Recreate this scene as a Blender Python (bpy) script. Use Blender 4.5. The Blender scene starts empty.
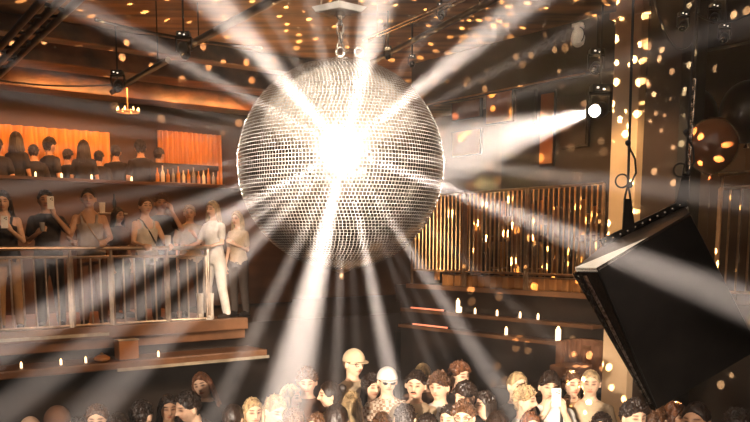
import bpy, bmesh, math, random
import numpy as np
from mathutils import Vector, Matrix, noise
R = math.radians
sc = bpy.context.scene
C = sc.collection
random.seed(7)

# ------------------------------------------------------------------ camera
F = 850.0; PITCH = R(-8.3); PX, PY = 375.0, 369.0; EYE = 2.93
cam = bpy.data.cameras.new('camera'); cam_o = bpy.data.objects.new('camera', cam); C.objects.link(cam_o); sc.camera = cam_o
cam_o.location = (0, 0, EYE); cam_o.rotation_euler = (math.pi/2 + PITCH, 0, 0)
cam.sensor_width = 36; cam.lens = F/750*36; cam.shift_y = (PY-211)/750; cam.clip_end = 200

# room frame: a runs along the left gallery (away to the right), b along the right gallery (away to the left)
K = Vector((0.49, 14.0, 0)); ANG = R(52.5)
U = Vector((math.sin(ANG), math.cos(ANG), 0)); V = Vector((-math.cos(ANG), math.sin(ANG), 0))
ROTZ = math.atan2(U.y, U.x)
def W(a, b, z=0.0): return K + U*a + V*b + Vector((0, 0, z))
def ray(px, py):
    x = (px-PX)/F; y = -(py-PY)/F; c, s = math.cos(PITCH), math.sin(PITCH)
    return Vector((x, c-y*s, s+y*c))
CAM = Vector((0, 0, EYE))
def onY(px, py, Y): d = ray(px, py); return CAM + d*(Y/d.y)
def onA(px, py, a): d = ray(px, py); return CAM + d*((a-(CAM-K).dot(U))/d.dot(U))
def onB(px, py, b): d = ray(px, py); return CAM + d*((b-(CAM-K).dot(V))/d.dot(V))
def onZ(px, py, z): d = ray(px, py); return CAM + d*((z-EYE)/d.z)

# ------------------------------------------------------------------ world, exposure, haze, main lights
sc.view_settings.view_transform = 'Standard'; sc.view_settings.look = 'None'
sc.view_settings.exposure = 0.0; sc.view_settings.gamma = 1.0
sc.cycles.use_denoising = True
sc.cycles.max_bounces = 5; sc.cycles.diffuse_bounces = 2; sc.cycles.glossy_bounces = 3; sc.cycles.volume_bounces = 0
sc.cycles.transmission_bounces = 3; sc.cycles.caustics_reflective = False; sc.cycles.caustics_refractive = False
sc.cycles.sample_clamp_indirect = 4.0
world = bpy.data.worlds.new('world'); sc.world = world; world.use_nodes = True
world.node_tree.nodes['Background'].inputs[0].default_value = (0.30, 0.13, 0.05, 1)
world.node_tree.nodes['Background'].inputs[1].default_value = 0.05

def lamp(kind, loc, target, energy, col, name, **kw):
    l = bpy.data.lights.new(name, kind); o = bpy.data.objects.new(name, l); C.objects.link(o)
    o.location = loc
    if target is not None: o.rotation_euler = (Vector(target)-Vector(loc)).to_track_quat('-Z', 'Y').to_euler()
    l.energy = energy; l.color = col
    for k, v in kw.items(): setattr(l, k, v)
    return o
WARM = (1, .68, .40); CREAM = (1, .84, .68); ORANGE = (1, .42, .13); BEAM = (1, .86, .76)
BALL = onY(341, 166.5, 6.2); BR = 0.733
# stage wash on the dance floor crowd
for px, e, k in ((60, 500, 8.0), (190, 1700, 7.6), (300, 3300, 7.6), (400, 3600, 7.6), (490, 3300, 7.4), (560, 3400, 7.2), (690, 700, 6.6)):
    q = onY(px, 400, k); q.z = 1.55
    lamp('SPOT', (px/750*3.4-2.6, 1.0, 2.35), q, e*.9, CREAM, 'stage_wash_spot', spot_size=R(17), spot_blend=.6, shadow_soft_size=.06)
# spotlight on the mirror ball
lamp('SPOT', (0.2, -1.5, 4.6), BALL, 10500, CREAM, 'ball_key_spot', spot_size=R(16), spot_blend=.3, shadow_soft_size=.25)
# unseen warm spot added to light the people on the left gallery
lamp('SPOT', W(-4.0, -7.5, 5.3), W(-4.9, 0.2, 3.0), 1150, (1, .56, .27), 'gallery_fill_spot', spot_size=R(40), spot_blend=.7, shadow_soft_size=.15)
lamp('AREA', (-.3, 2.4, 5.65), (-.3, 2.4, 0), 150, CREAM, 'overhead_fill_light', shape='RECTANGLE', size=8.0, size_y=9.0)  # unseen area light added so the ball's upper tiles reflect bright
lamp('SPOT', (-2.0, 2.0, 5.4), onY(600, 275, 5.6), 1500, CREAM, 'speaker_fill_spot', spot_size=R(9), spot_blend=.7, shadow_soft_size=.05)  # added spot to brighten the loudspeaker's top left and side
lamp('SPOT', W(-1.0, -6.0, 5.3), W(-3.5, -.25, 1.5), 1500, (1, .74, .5), 'ledge_fill_spot', spot_size=R(20), spot_blend=.8, shadow_soft_size=.05)  # added spot to brighten the end of the left ledge
lamp('SPOT', W(-3.5, -6.0, 4.6), onA(578, 34, -.13), 380, CREAM, 'bulkhead_fill_spot', spot_size=R(7), spot_blend=.8, shadow_soft_size=.03)  # added spot to brighten the white camera housing
# unseen orange fill added over the two galleries
for a, b in ((-6.5, 2.6), (-4.2, 2.6), (-2.0, 2.6)):
    lamp('AREA', W(a, b, 5.35), W(a, b+1.2, 3), 60, ORANGE, 'gallery_fill_light', shape='RECTANGLE', size=1.6, size_y=.3)
for a, b in ((1.4, -1.2), (1.4, -3.2), (1.4, -5.4)):
    lamp('AREA', W(a, b, 4.6), W(a+1.0, b, 2.3), 15, ORANGE, 'gallery_fill_light', shape='RECTANGLE', size=1.2, size_y=.3)
lamp('AREA', W(-4.6, .9, 4.2), W(-4.4, 1.0, 5.7), 22, ORANGE, 'ceiling_fill_light', shape='RECTANGLE', size=5.0, size_y=.4)  # unseen light added to turn the left ceiling orange
lamp('AREA', W(-4.0, -1.6, 3.9) if 0 else W(-1.2, 1.6, 3.9), W(-1.6, .4, 5.7), 40, ORANGE, 'ceiling_fill_light', shape='RECTANGLE', size=2.0, size_y=.4)  # second unseen light added for the ceiling's orange tone
# amber spot on the pale column
lamp('SPOT', W(-2.0, -5.5, 5.6), W(-.3, -4.5, 2.7), 620, (1, .66, .34), 'column_spot', spot_size=R(48), spot_blend=.5, shadow_soft_size=.1)
# reflections thrown by the ball: one lamp above and behind it with a pattern of small bright cells
def dots_light(loc, target, ang, energy, scale, thr):
    o = lamp('SPOT', loc, target, energy, (1, .70, .36), 'mirror_ball_reflections', spot_size=R(ang), spot_blend=.1, shadow_soft_size=0.0)
    l = o.data; l.use_nodes = True; nt = l.node_tree
    em = nt.nodes['Emission']; tc = nt.nodes.new('ShaderNodeTexCoord'); vo = nt.nodes.new('ShaderNodeTexVoronoi')
    vo.inputs['Scale'].default_value = scale; vo.inputs['Randomness'].default_value = .75
    mp = nt.nodes.new('ShaderNodeMapRange'); mp.inputs['From Min'].default_value = thr; mp.inputs['From Max'].default_value = thr*.72
    mp.inputs['To Min'].default_value = .0; mp.inputs['To Max'].default_value = 1
    nt.links.new(tc.outputs['Normal'], vo.inputs['Vector']); nt.links.new(vo.outputs['Distance'], mp.inputs['Value'])
    nt.links.new(mp.outputs[0], em.inputs['Strength'])
dots_light(BALL+Vector((0.1, .95, -.1)), BALL+Vector((.3, 2.2, 3.2)), 128, 26000, 25, .22)
dots_light(BALL+Vector((1.0, .3, -.1)), BALL+Vector((4, 2.2, .4)), 120, 15000, 23, .25)

# haze beams leaving the mirror ball: (screen target, width px, energy)
ORG = BALL + (onY(344, 151, 5.5)-BALL).normalized()*(BR+.03)
BEAMS = [(60, -2, 16, 1.0), (212, 0, 26, 1.5), (262, 0, 9, .5), (310, 0, 12, .6), (378, 0, 26, 1.4), (345, 0, 10, .4),
         (450, 0, 9, .45), (528, 0, 24, 1.6), (610, 12, 12, .45), (620, 62, 14, .35),
         (0, 92, 12, .6), (10, 118, 10, .5), (0, 148, 9, .5), (0, 190, 14, .7), (0, 222, 12, .5), (20, 265, 20, .7), (0, 345, 34, 1.1), (90, 345, 22, .8),
         (160, 345, 20, .9), (222, 400, 18, .7), (282, 422, 44, 1.7), (335, 422, 12, .8), (362, 422, 8, .4), (400, 422, 17, 2.2),
         (445, 400, 9, .45), (522, 422, 19, 1.2), (540, 330, 10, .4), (740, 302, 30, 1.45), (660, 262, 12, .6), (0, 60, 10, .5), (0, 125, 10, .5), (0, 165, 8, .45), (60, 422, 16, .5), (395, 0, 8, .5), (235, 0, 8, .5), (720, 196, 20, .7), (480, 422, 8, .3), (150, 40, 9, .4)]
for (x, y, wd, e) in BEAMS:
    T = onY(x, y, 3.7); d = T-ORG; L = d.length
    half = math.atan(wd*1.5/F*3.7/2/L)
    lamp('SPOT', ORG+d.normalized()*.01, T, 400000*e, BEAM, 'mirror_ball_beam', spot_size=max(2*half, R(1.2))*1.0, spot_blend=.8, shadow_soft_size=.02)

# ------------------------------------------------------------------ materials
def mat(name, col, rough=.6, metal=0.0, noise_scale=0, col2=None, bump=0.0, spec=.5, stretch=None, emit=None, estr=0, coat=0, detail=3, attr=False, sheen=0):
    m = bpy.data.materials.new(name); m.use_nodes = True; nt = m.node_tree; b = nt.nodes['Principled BSDF']
    b.inputs['Base Color'].default_value = (*col, 1); b.inputs['Roughness'].default_value = rough; b.inputs['Metallic'].default_value = metal
    b.inputs['Specular IOR Level'].default_value = spec; b.inputs['Coat Weight'].default_value = coat
    if emit: b.inputs['Emission Color'].default_value = (*emit, 1); b.inputs['Emission Strength'].default_value = estr
    if noise_scale or attr:
        tc = nt.nodes.new('ShaderNodeTexCoord'); mpn = nt.nodes.new('ShaderNodeMapping')
        if stretch: mpn.inputs['Scale'].default_value = stretch
        nz = nt.nodes.new('ShaderNodeTexNoise'); nz.inputs['Scale'].default_value = noise_scale or 20; nz.inputs['Detail'].default_value = detail
        nt.links.new(tc.outputs['Object'], mpn.inputs[0]); nt.links.new(mpn.outputs[0], nz.inputs['Vector'])
        rmp = nt.nodes.new('ShaderNodeValToRGB'); rmp.color_ramp.elements[0].position = .35; rmp.color_ramp.elements[1].position = .68
        c2 = col2 or tuple(c*.6 for c in col)
        rmp.color_ramp.elements[0].color = (*c2, 1); rmp.color_ramp.elements[1].color = (*col, 1)
        nt.links.new(nz.outputs['Fac'], rmp.inputs[0]); out = rmp.outputs[0]
        if attr:
            at = nt.nodes.new('ShaderNodeAttribute'); at.attribute_name = 'paint'
            mx = nt.nodes.new('ShaderNodeMix'); mx.data_type = 'RGBA'; mx.blend_type = 'MULTIPLY'; mx.inputs['Factor'].default_value = 1
            nt.links.new(out, mx.inputs['A']); nt.links.new(at.outputs['Color'], mx.inputs['B']); out = mx.outputs['Result']
        nt.links.new(out, b.inputs['Base Color'])
        if bump:
            bp = nt.nodes.new('ShaderNodeBump'); bp.inputs['Strength'].default_value = bump; bp.inputs['Distance'].default_value = .02
            nt.links.new(nz.outputs['Fac'], bp.inputs['Height']); nt.links.new(bp.outputs[0], b.inputs['Normal'])
    return m
M = {}
M['floor'] = mat('dance_floor', (.05, .025, .012), .35, noise_scale=2.5)
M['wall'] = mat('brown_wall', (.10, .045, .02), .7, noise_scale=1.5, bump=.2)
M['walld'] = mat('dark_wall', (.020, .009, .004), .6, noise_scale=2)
M['bulk'] = mat('black_bulkhead', (.028, .015, .008), .55, noise_scale=1.2)
M['ceil'] = mat('brown_ceiling', (.42, .22, .09), .55, noise_scale=1.6, col2=(.05, .02, .008), bump=.3, stretch=(.5, 2.2, 1))
M['duct'] = mat('dark_duct', (.16, .07, .03), .45, noise_scale=2.5, col2=(.03, .012, .006), stretch=(.3, 2, 2))
M['slab'] = mat('gallery_slab', (.22, .10, .045), .5, noise_scale=3)
M['parapet'] = mat('parapet_wood', (.13, .055, .022), .55, noise_scale=2, stretch=(.4, 1, 3))
M['column'] = mat('cream_plaster', (.66, .46, .28), .7, noise_scale=3, col2=(.58, .39, .23))
M['brownpanel'] = mat('brown_panel', (.03, .014, .008), .6, noise_scale=2)
M['rail'] = mat('satin_steel', (.62, .48, .36), .3, .7, noise_scale=8)
M['raild'] = mat('painted_steel', (.42, .24, .12), .35, .6, noise_scale=8)
M['bar'] = mat('brass_bars', (.60, .33, .13), .3, .8, noise_scale=6)
M['black'] = mat('black_metal', (.015, .012, .01), .35, .3, noise_scale=9)
M['blackm'] = mat('matt_black', (.008, .006, .005), .7, noise_scale=9)
M['cable'] = mat('cable_black', (.012, .009, .007), .45, noise_scale=20)
M['steel'] = mat('bright_steel', (.85, .78, .7), .22, 1, noise_scale=20, col2=(.7, .6, .5))
M['steeld'] = mat('dark_gloss_steel', (.45, .38, .32), .3, 1, noise_scale=60, col2=(.10, .08, .06))
M['plate'] = mat('white_plate', (.9, .86, .8), .5, noise_scale=5)
M['grout'] = mat('grout', (.78, .70, .62), .6, noise_scale=40)
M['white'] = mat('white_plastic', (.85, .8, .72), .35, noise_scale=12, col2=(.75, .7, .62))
M['curtain'] = mat('amber_curtain', (.75, .34, .08), .8, noise_scale=3, stretch=(6, 6, .4), col2=(.5, .2, .04))
M['panel'] = mat('amber_panel', (.42, .18, .055), .5, noise_scale=3, col2=(.4, .15, .04))
M['redled'] = mat('red_light_strip', (.8, .2, .1), .4, emit=(1, .30, .16), estr=1.0)
M['whiteled'] = mat('pale_edge_trim', (.85, .72, .55), .25, .4, noise_scale=5)
M['bulb'] = mat('warm_bulb', (1, .7, .4), .4, emit=(1, .55, .2), estr=6)
M['candle'] = mat('candle_glass', (1, .8, .55), .3, emit=(1, .72, .42), estr=2.2)
M['lens'] = mat('lamp_lens', (1, 1, 1), .2, emit=(1, .9, .8), estr=40)
M['glint'] = mat('glowing_glint', (1, 1, 1), .2, emit=(1, .85, .7), estr=1.5)  # glint highlights put in as a weak glow
M['dglass'] = mat('dark_lens', (.02, .015, .012), .08, coat=1)
M['balloon'] = mat('russet_balloon', (.24, .075, .03), .25, noise_scale=2, coat=.6)
M['balloond'] = mat('dark_balloon', (.03, .014, .008), .3, noise_scale=2, coat=.3)
M['glass'] = mat('drink_glass', (.9, .85, .8), .08, spec=1.0); 
M['glass'].node_tree.nodes['Principled BSDF'].inputs['Transmission Weight'].default_value = .7
M['amber'] = mat('amber_bottle', (.7, .28, .06), .12, noise_scale=9)
M['skin'] = mat('skin_light', (.78, .50, .33), .65, noise_scale=18, col2=(.70, .43, .28), attr=True)
M['skin2'] = mat('skin_tan', (.55, .31, .18), .5, noise_scale=18, col2=(.48, .26, .15), attr=True)
def hairmat(n, c):
    return mat(n, c, .42, noise_scale=28, col2=tuple(x*.35 for x in c), bump=.9, stretch=(1, 1, .35), detail=5)
M['hdark'] = hairmat('hair_dark', (.030, .014, .007)); M['hbrown'] = hairmat('hair_brown', (.14, .06, .025))
M['hblond'] = hairmat('hair_blond', (.60, .40, .20)); M['hred'] = hairmat('hair_auburn', (.22, .08, .03))
def cloth(n, c, **k): return mat(n, c, .85, noise_scale=7, col2=tuple(x*.72 for x in c), bump=.5, **k)
M['cblack'] = cloth('cloth_black', (.018, .011, .008)); M['cwhite'] = cloth('cloth_white', (.82, .76, .68)); M['ccream'] = cloth('cloth_cream', (.62, .45, .28))
M['cgrey'] = cloth('cloth_grey', (.42, .33, .27)); M['cbrown'] = cloth('cloth_brown', (.16, .07, .035)); M['ctan'] = cloth('cloth_tan', (.45, .26, .12))
M['cdenim'] = cloth('cloth_denim', (.09, .065, .05))
# plaid
M['cplaid'] = mat('cloth_plaid', (.6, .47, .35), .85, noise_scale=5)
_nt = M['cplaid'].node_tree; _w = _nt.nodes.new('ShaderNodeTexChecker'); _w.inputs['Scale'].default_value = 34
_w.inputs['Color1'].default_value = (.65, .52, .40, 1); _w.inputs['Color2'].default_value = (.30, .18, .11, 1)
_t = _nt.nodes.new('ShaderNodeTexCoord'); _nt.links.new(_t.outputs['Object'], _w.inputs['Vector']); _nt.links.new(_w.outputs[0], _nt.nodes['Principled BSDF'].inputs['Base Color'])
# haze filling the hall
M['haze'] = bpy.data.materials.new('haze'); M['haze'].use_nodes = True; _nt = M['haze'].node_tree; _nt.nodes.clear()
_o = _nt.nodes.new('ShaderNodeOutputMaterial'); _v = _nt.nodes.new('ShaderNodeVolumeScatter'); _v.inputs['Density'].default_value = .003
_v.inputs['Color'].default_value = (1, .93, .88, 1); _nt.links.new(_v.outputs[0], _o.inputs['Volume'])
# mirror tiles: each tile gets its own slight tint from a random per-tile attribute
def mirror_mat():
    m = bpy.data.materials.new('mirror_tile'); m.use_nodes = True; nt = m.node_tree; b = nt.nodes['Principled BSDF']
    b.inputs['Metallic'].default_value = 1; b.inputs['Roughness'].default_value = .13
    at = nt.nodes.new('ShaderNodeAttribute'); at.attribute_name = 'tile'
    rmp = nt.nodes.new('ShaderNodeValToRGB'); rmp.color_ramp.elements[0].color = (.80, .74, .68, 1); rmp.color_ramp.elements[1].color = (.97, .94, .90, 1)
    nt.links.new(at.outputs['Fac'], rmp.inputs[0]); nt.links.new(rmp.outputs[0], b.inputs['Base Color'])
    mr = nt.nodes.new('ShaderNodeMapRange'); mr.inputs['To Min'].default_value = .20; mr.inputs['To Max'].default_value = .26
    nt.links.new(at.outputs['Fac'], mr.inputs['Value']); nt.links.new(mr.outputs[0], b.inputs['Roughness'])
    return m
M['mirror'] = mirror_mat()
# perforated grille of the loudspeaker
M['grille'] = mat('speaker_grille', (.02, .014, .01), .25, .8)
_nt = M['grille'].node_tree; _vo = _nt.nodes.new('ShaderNodeTexVoronoi'); _vo.inputs['Scale'].default_value = 90
_t = _nt.nodes.new('ShaderNodeTexCoord'); _nt.links.new(_t.outputs['Object'], _vo.inputs['Vector'])
_b = _nt.nodes.new('ShaderNodeBump'); _b.inputs['Strength'].default_value = .8; _b.inputs['Distance'].default_value = .01
_nt.links.new(_vo.outputs['Distance'], _b.inputs['Height']); _nt.links.new(_b.outputs[0], _nt.nodes['Principled BSDF'].inputs['Normal'])

# ------------------------------------------------------------------ mesh helpers
class MB:
    def __init__(s): s.bm = bmesh.new()
    def box(s, c, size, rot=None):
        r = rot.to_matrix().to_4x4() if hasattr(rot, 'to_matrix') else (rot or Matrix.Identity(4))
        m = Matrix.Translation(Vector(c)) @ r @ Matrix.Diagonal((*size, 1))
        bmesh.ops.create_cube(s.bm, size=1, matrix=m); return s
    def ball(s, c, r, seg=12, rings=8):
        if not hasattr(r, '__len__'): r = (r, r, r)
        bmesh.ops.create_uvsphere(s.bm, u_segments=seg, v_segments=rings, radius=1, matrix=Matrix.Translation(Vector(c)) @ Matrix.Diagonal((*r, 1))); return s
    def tube(s, pts, rad, seg=10, closed=False):
        pts = [Vector(p) for p in pts]; n = len(pts)
        if not hasattr(rad, '__len__'): rad = [rad]*n
        rings = []; prev = None
        for i, p in enumerate(pts):
            if closed: t = (pts[(i+1) % n]-pts[i-1])
            else: t = pts[min(i+1, n-1)]-pts[max(i-1, 0)]
            t = t.normalized() if t.length > 1e-9 else Vector((0, 0, 1))
            if prev is None: x = t.orthogonal().normalized()
            else:
                x = prev - t*prev.dot(t); x = x.normalized() if x.length > 1e-6 else t.orthogonal().normalized()
            prev = x; y = t.cross(x)
            rings.append([s.bm.verts.new(p+(x*math.cos(2*math.pi*k/seg)+y*math.sin(2*math.pi*k/seg))*rad[i]) for k in range(seg)])
        m = n if closed else n-1
        for i in range(m):
            A, B = rings[i], rings[(i+1) % n]
            for k in range(seg): s.bm.faces.new((A[k], A[(k+1) % seg], B[(k+1) % seg], B[k]))
        if not closed:
            s.bm.faces.new(rings[0][::-1]); s.bm.faces.new(rings[-1])
        return s
    def loft(s, rings, seg=20):
        """rings: (centre, rx, ry) in horizontal planes, closed both ends"""
        rr = []
        for (c, rx, ry) in rings:
            c = Vector(c)
            rr.append([s.bm.verts.new(c+Vector((rx*math.cos(2*math.pi*k/seg), ry*math.sin(2*math.pi*k/seg), 0))) for k in range(seg)])
        for i in range(len(rr)-1):
            A, B = rr[i], rr[i+1]
            for k in range(seg): s.bm.faces.new((A[k], A[(k+1) % seg], B[(k+1) % seg], B[k]))
        s.bm.faces.new(rr[0][::-1]); s.bm.faces.new(rr[-1]); return s
    def lathe(s, prof, c=(0, 0, 0), seg=16):
        return s.loft([((c[0], c[1], c[2]+z), max(r, 1e-4), max(r, 1e-4)) for r, z in prof], seg)
    def poly(s, top, bottom):
        """prism between two vertex loops"""
        T = [s.bm.verts.new(Vector(p)) for p in top]; B = [s.bm.verts.new(Vector(p)) for p in bottom]; n = len(T)
        s.bm.faces.new(T); s.bm.faces.new(B[::-1])
        for i in range(n): s.bm.faces.new((T[i], B[i], B[(i+1) % n], T[(i+1) % n]))
        return s
    def mesh(s, name, smooth=True):
        bmesh.ops.recalc_face_normals(s.bm, faces=s.bm.faces)
        me = bpy.data.meshes.new(name); s.bm.to_mesh(me); s.bm.free()
        if smooth:
            for p in me.polygons: p.use_smooth = True
            try: me.set_sharp_from_angle(angle=R(38))
            except Exception: pass
        return me
    def build(s, name, m, parent=None, smooth=True, bevel=0):
        if bevel: bmesh.ops.bevel(s.bm, geom=list(s.bm.edges), offset=bevel, segments=2, affect='EDGES', profile=.6)
        return link(name, s.mesh(name, smooth), m, parent)
def link(name, me, m, parent=None):
    o = bpy.data.objects.new(name, me); C.objects.link(o)
    if parent: o.parent = parent
    if m:
        mm = M[m] if isinstance(m, str) else m
        if not me.materials: me.materials.append(mm)
        elif me.materials[0] != mm:
            o.material_slots[0].link = 'OBJECT'; o.material_slots[0].material = mm
    return o
def tag(o, label=None, cat=None, group=None, kind=None):
    if label: o['label'] = label
    if cat: o['category'] = cat
    if group: o['group'] = group
    if kind: o['kind'] = kind
    return o
def thing(name, label, cat, loc=(0, 0, 0), rz=0, group=None):
    o = bpy.data.objects.new(name, None); C.objects.link(o); o.location = loc; o.rotation_euler = (0, 0, rz); o.empty_display_size = .1
    return tag(o, label, cat, group)
def part(parent, name, me, m, loc=(0, 0, 0), rot=(0, 0, 0), scale=(1, 1, 1)):
    o = link(name, me, m, parent); o.location = loc; o.rotation_euler = rot; o.scale = scale; return o
def rbox(mb, a0, a1, b0, b1, z0, z1):
    """box in room coordinates"""
    mb.box(W((a0+a1)/2, (b0+b1)/2, (z0+z1)/2), (abs(a1-a0), abs(b1-b0), abs(z1-z0)), Matrix.Rotation(ROTZ, 4, 'Z')); return mb
def struct(name, boxes, m, bevel=0):
    mb = MB()
    for b in boxes: rbox(mb, *b)
    o = mb.build(name, m, bevel=bevel, smooth=False); return tag(o, kind='structure')
def arc(c, r, a0, a1, n, ax=Vector((1, 0, 0)), ay=Vector((0, 0, 1))):
    return [Vector(c)+ax*r*math.cos(a0+(a1-a0)*i/n)+ay*r*math.sin(a0+(a1-a0)*i/n) for i in range(n+1)]

# ------------------------------------------------------------------ the hall
A0, B0 = -13.0, -15.0
struct('floor', [(A0, 4.2, B0, 4.7, -.2, 0)], 'floor')
struct('ceiling', [(A0, 4.2, B0, 4.7, 5.72, 5.9)], 'ceil')
struct('wall_back', [(A0, 4.2, 4.5, 4.7, 0, 5.72)], 'wall')
struct('wall_right', [(4.0, 4.2, B0, 4.5, 0, 5.72)], 'wall')
struct('wall_left', [(A0-.2, A0, B0, 4.7, 0, 5.72)], 'walld')
struct('wall_front', [(A0, 4.2, B0-.2, B0, 0, 5.72)], 'walld')
# walls under the galleries
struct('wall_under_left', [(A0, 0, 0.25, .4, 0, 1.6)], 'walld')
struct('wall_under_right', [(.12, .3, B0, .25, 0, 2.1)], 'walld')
# gallery slabs
struct('gallery_floor', [(A0, -2.95, .05, 4.5, 1.60, 1.86), (A0, -2.95, -.05, .12, 1.74, 1.90)], 'slab', bevel=.012)
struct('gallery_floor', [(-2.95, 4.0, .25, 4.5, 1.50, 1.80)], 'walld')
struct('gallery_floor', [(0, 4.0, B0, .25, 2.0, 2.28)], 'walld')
struct('trim_1', [(A0, -2.80, -.32, .25, 1.36, 1.46)], 'slab', bevel=.02)
struct('trim_2', [(-5.0, -2.78, -.34, -.31, 1.335, 1.375)], 'whiteled')
struct('trim_3', [(A0, -5.0, -.10, -.04, 1.78, 1.82)], 'whiteled')
struct('trim_4', [(-.06, .02, -3.95, -.1, 2.24, 2.31)], 'slab')
struct('trim_5', [(-.10, .14, -3.9, .0, 1.86, 1.91)], 'parapet')
struct('trim_6', [(-.14, .14, -3.9, .0, 1.60, 1.65)], 'parapet')
# bulkhead over the right gallery, soffit over the left one
struct('wall_bulkhead', [(-.05, .1, B0, -.2, 5.07, 5.72)], 'bulk')
struct('wall_bulkhead', [(-.06, -.04, -3.6, -.2, 5.055, 5.075)], 'raild')
for i, (b, h, w) in enumerate(((.5, .22, .3), (1.3, .36, .45), (2.2, .24, .3), (3.0, .42, .55), (3.9, .28, .3))):
    tag(rbox(MB(), A0, -.3, b, b+w, 5.72-h, 5.72).build('ceiling_beam', 'duct', smooth=False, bevel=.02), kind='structure')
# raised rear tier with its parapet
struct('upper_tier', [(A0, -.3, 3.15, 4.5, 1.86, 2.95)], 'walld')
struct('wall_parapet', [(A0, -.3, 3.0, 3.15, 1.86, 3.92)], 'parapet')
struct('trim_7', [(A0, -.3, 2.93, 3.2, 3.92, 3.97)], 'parapet')
# amber curtain on the rear wall, hung in folds
def curtain(a0, a1, b, z0, z1, label, m='curtain', n=160, amp=.05, k=26):
    bm = bmesh.new(); rows = []
    for j, z in enumerate((z0, z1)):
        rows.append([bm.verts.new(W(a0+(a1-a0)*i/n, b-.08+amp*math.sin(i/n*k*math.pi)*(1 if j == 0 else .8), z)) for i in range(n+1)])
    back = [[bm.verts.new(v.co+V*.02) for v in r] for r in rows]
    for i in range(n):
        bm.faces.new((rows[0][i], rows[0][i+1], rows[1][i+1], rows[1][i])); bm.faces.new((back[0][i], back[1][i], back[1][i+1], back[0][i+1]))
    mb = MB(); mb.bm = bm
    o = mb.build('curtain', m); return tag(o, label, 'curtain')
curtain(-5.6, -3.2, 4.45, 2.96, 4.90, 'long amber pleated curtain glowing on the rear wall of the left gallery')
curtain(-2.3, -1.0, 4.45, 2.96, 5.02, 'short amber pleated curtain behind the bottle shelf on the rear wall')
# curtain warm strip lights are the lamps' own light
for a0 in (-5.2, -4.2, -3.4, -1.7):
    lamp('AREA', W(a0, 4.1, 5.0), W(a0, 4.45, 4.2), 3.6, ORANGE, 'curtain_light', shape='RECTANGLE', size=.9, size_y=.06)

# pale column with the dark pier behind it
struct('column', [(-.45, -.05, -4.70, -4.34, 0, 5.72)], 'column', bevel=.01)
struct('column', [(-.36, .0, -5.22, -4.72, 0, 5.72)], 'brownpanel', bevel=.01)
struct('column', [(-.50, -.30, -5.44, -5.26, 0, 5.72)], 'blackm', bevel=.01)
struct('trim_8', [(-.50, -.01, -4.75, -4.29, 5.50, 5.58)], 'column', bevel=.01)

tag(rbox(MB(), A0-.1, 4.1, B0-.1, 4.6, .01, 5.715).build('haze', 'haze', smooth=False), 'thin stage haze filling the whole hall', 'haze', kind='stuff')

# ------------------------------------------------------------------ mirror ball
def mirror_ball():
    t = thing('mirror_ball', 'huge mirror ball of small square mirrors hanging above the crowd', 'disco ball', BALL)
    c = MB().ball((0, 0, 0), BR-.0035, 96, 64).build('ball_core', 'grout', t)
    n = 94; bm = bmesh.new(); vals = []
    rnd = random.Random(3); h = math.pi/n
    for i in range(1, n-1):
        p0 = -math.pi/2+i*h; pm = p0+h/2; m = max(6, int(round(2*math.pi*math.cos(pm)/h)))
        for j in range(m):
            th = 2*math.pi*(j+.5)/m; d = 2*math.pi/m
            nn = Vector((math.cos(pm)*math.cos(th), math.cos(pm)*math.sin(th), math.sin(pm)))
            ex = Vector((-math.sin(th), math.cos(th), 0)); ey = nn.cross(ex)
            q = (Matrix.Rotation(rnd.gauss(0, .007), 3, ex) @ Matrix.Rotation(rnd.gauss(0, .007), 3, ey))
            e1, e2, nq = q @ ex, q @ ey, q @ nn
            hx = BR*math.cos(pm)*d/2*.82; hy = BR*h/2*.82
            c0 = nn*(BR-.001)
            vs = [bm.verts.new(c0+e1*sx*hx+e2*sy*hy+nq*0) for sx, sy in ((-1, -1), (1, -1), (1, 1), (-1, 1))]
            vb = [bm.verts.new(v.co-nn*.010) for v in vs]
            v = rnd.random()
            bm.faces.new(vs); vals.append(v)
            for k in range(4): bm.faces.new((vs[(k+1) % 4], vs[k], vb[k], vb[(k+1) % 4])); vals.append(v)
    me = bpy.data.meshes.new('mirror_tiles'); bm.to_mesh(me); bm.free()
    at = me.attributes.new('tile', 'FLOAT', 'FACE'); at.data.foreach_set('value', vals)
    link('mirror_tiles', me, 'mirror', t)
    MB().lathe([(.02, -.005), (.075, 0), (.075, .012), (.03, .02)], (0, 0, BR-.008), 24).build('top_cap', 'steel', t)
    MB().lathe([(.012, -.075), (.02, -.06), (.014, -.03), (.06, -.012), (.075, .004)], (0, 0, -BR+.006), 24).build('bottom_cap', 'raild', t)
    MB().tube(arc((0, 0, BR+.05), .03, 0, 2*math.pi*.97, 20), .008, 8, True).build('eyelet', 'steel', t)
    MB().tube(arc((.13, -.02, BR+.045), .03, 0, 2*math.pi*.97, 20), .009, 8, True).build('safety_ring', 'steel', t)
    return t
mirror_ball()
def chain(name, label, top, bottom, link_h=.085, m='steel', group=None, w=.022, r=.0075):
    top, bottom = Vector(top), Vector(bottom); d = top-bottom; L = d.length; n = max(1, round(L/(link_h*.78))); st = L/n
    t = thing(name, label, 'chain', bottom, 0, group); q = d.to_track_quat('Z', 'Y')
    pts = arc((0, 0, link_h/2-w), w, 0, math.pi, 8)+arc((0, 0, -link_h/2+w), w, math.pi, 2*math.pi, 8)
    me = MB().tube(pts, r, 8, True).mesh('chain_link')
    for i in range(n):
        o = link('chain_link', me, m, t); o.location = d*((i+.5)/n); o.rotation_mode = 'QUATERNION'
        o.rotation_quaternion = q @ Matrix.Rotation(math.pi/2*(i % 2)+.4, 4, 'Z').to_quaternion()
    return t
TOPZ = onY(340, 12, 6.2).z
chain('hanging_chain', 'bright steel chain holding up the huge mirror ball', (BALL.x, BALL.y, TOPZ-.01), (BALL.x, BALL.y, BALL.z+BR+.035))
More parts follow.
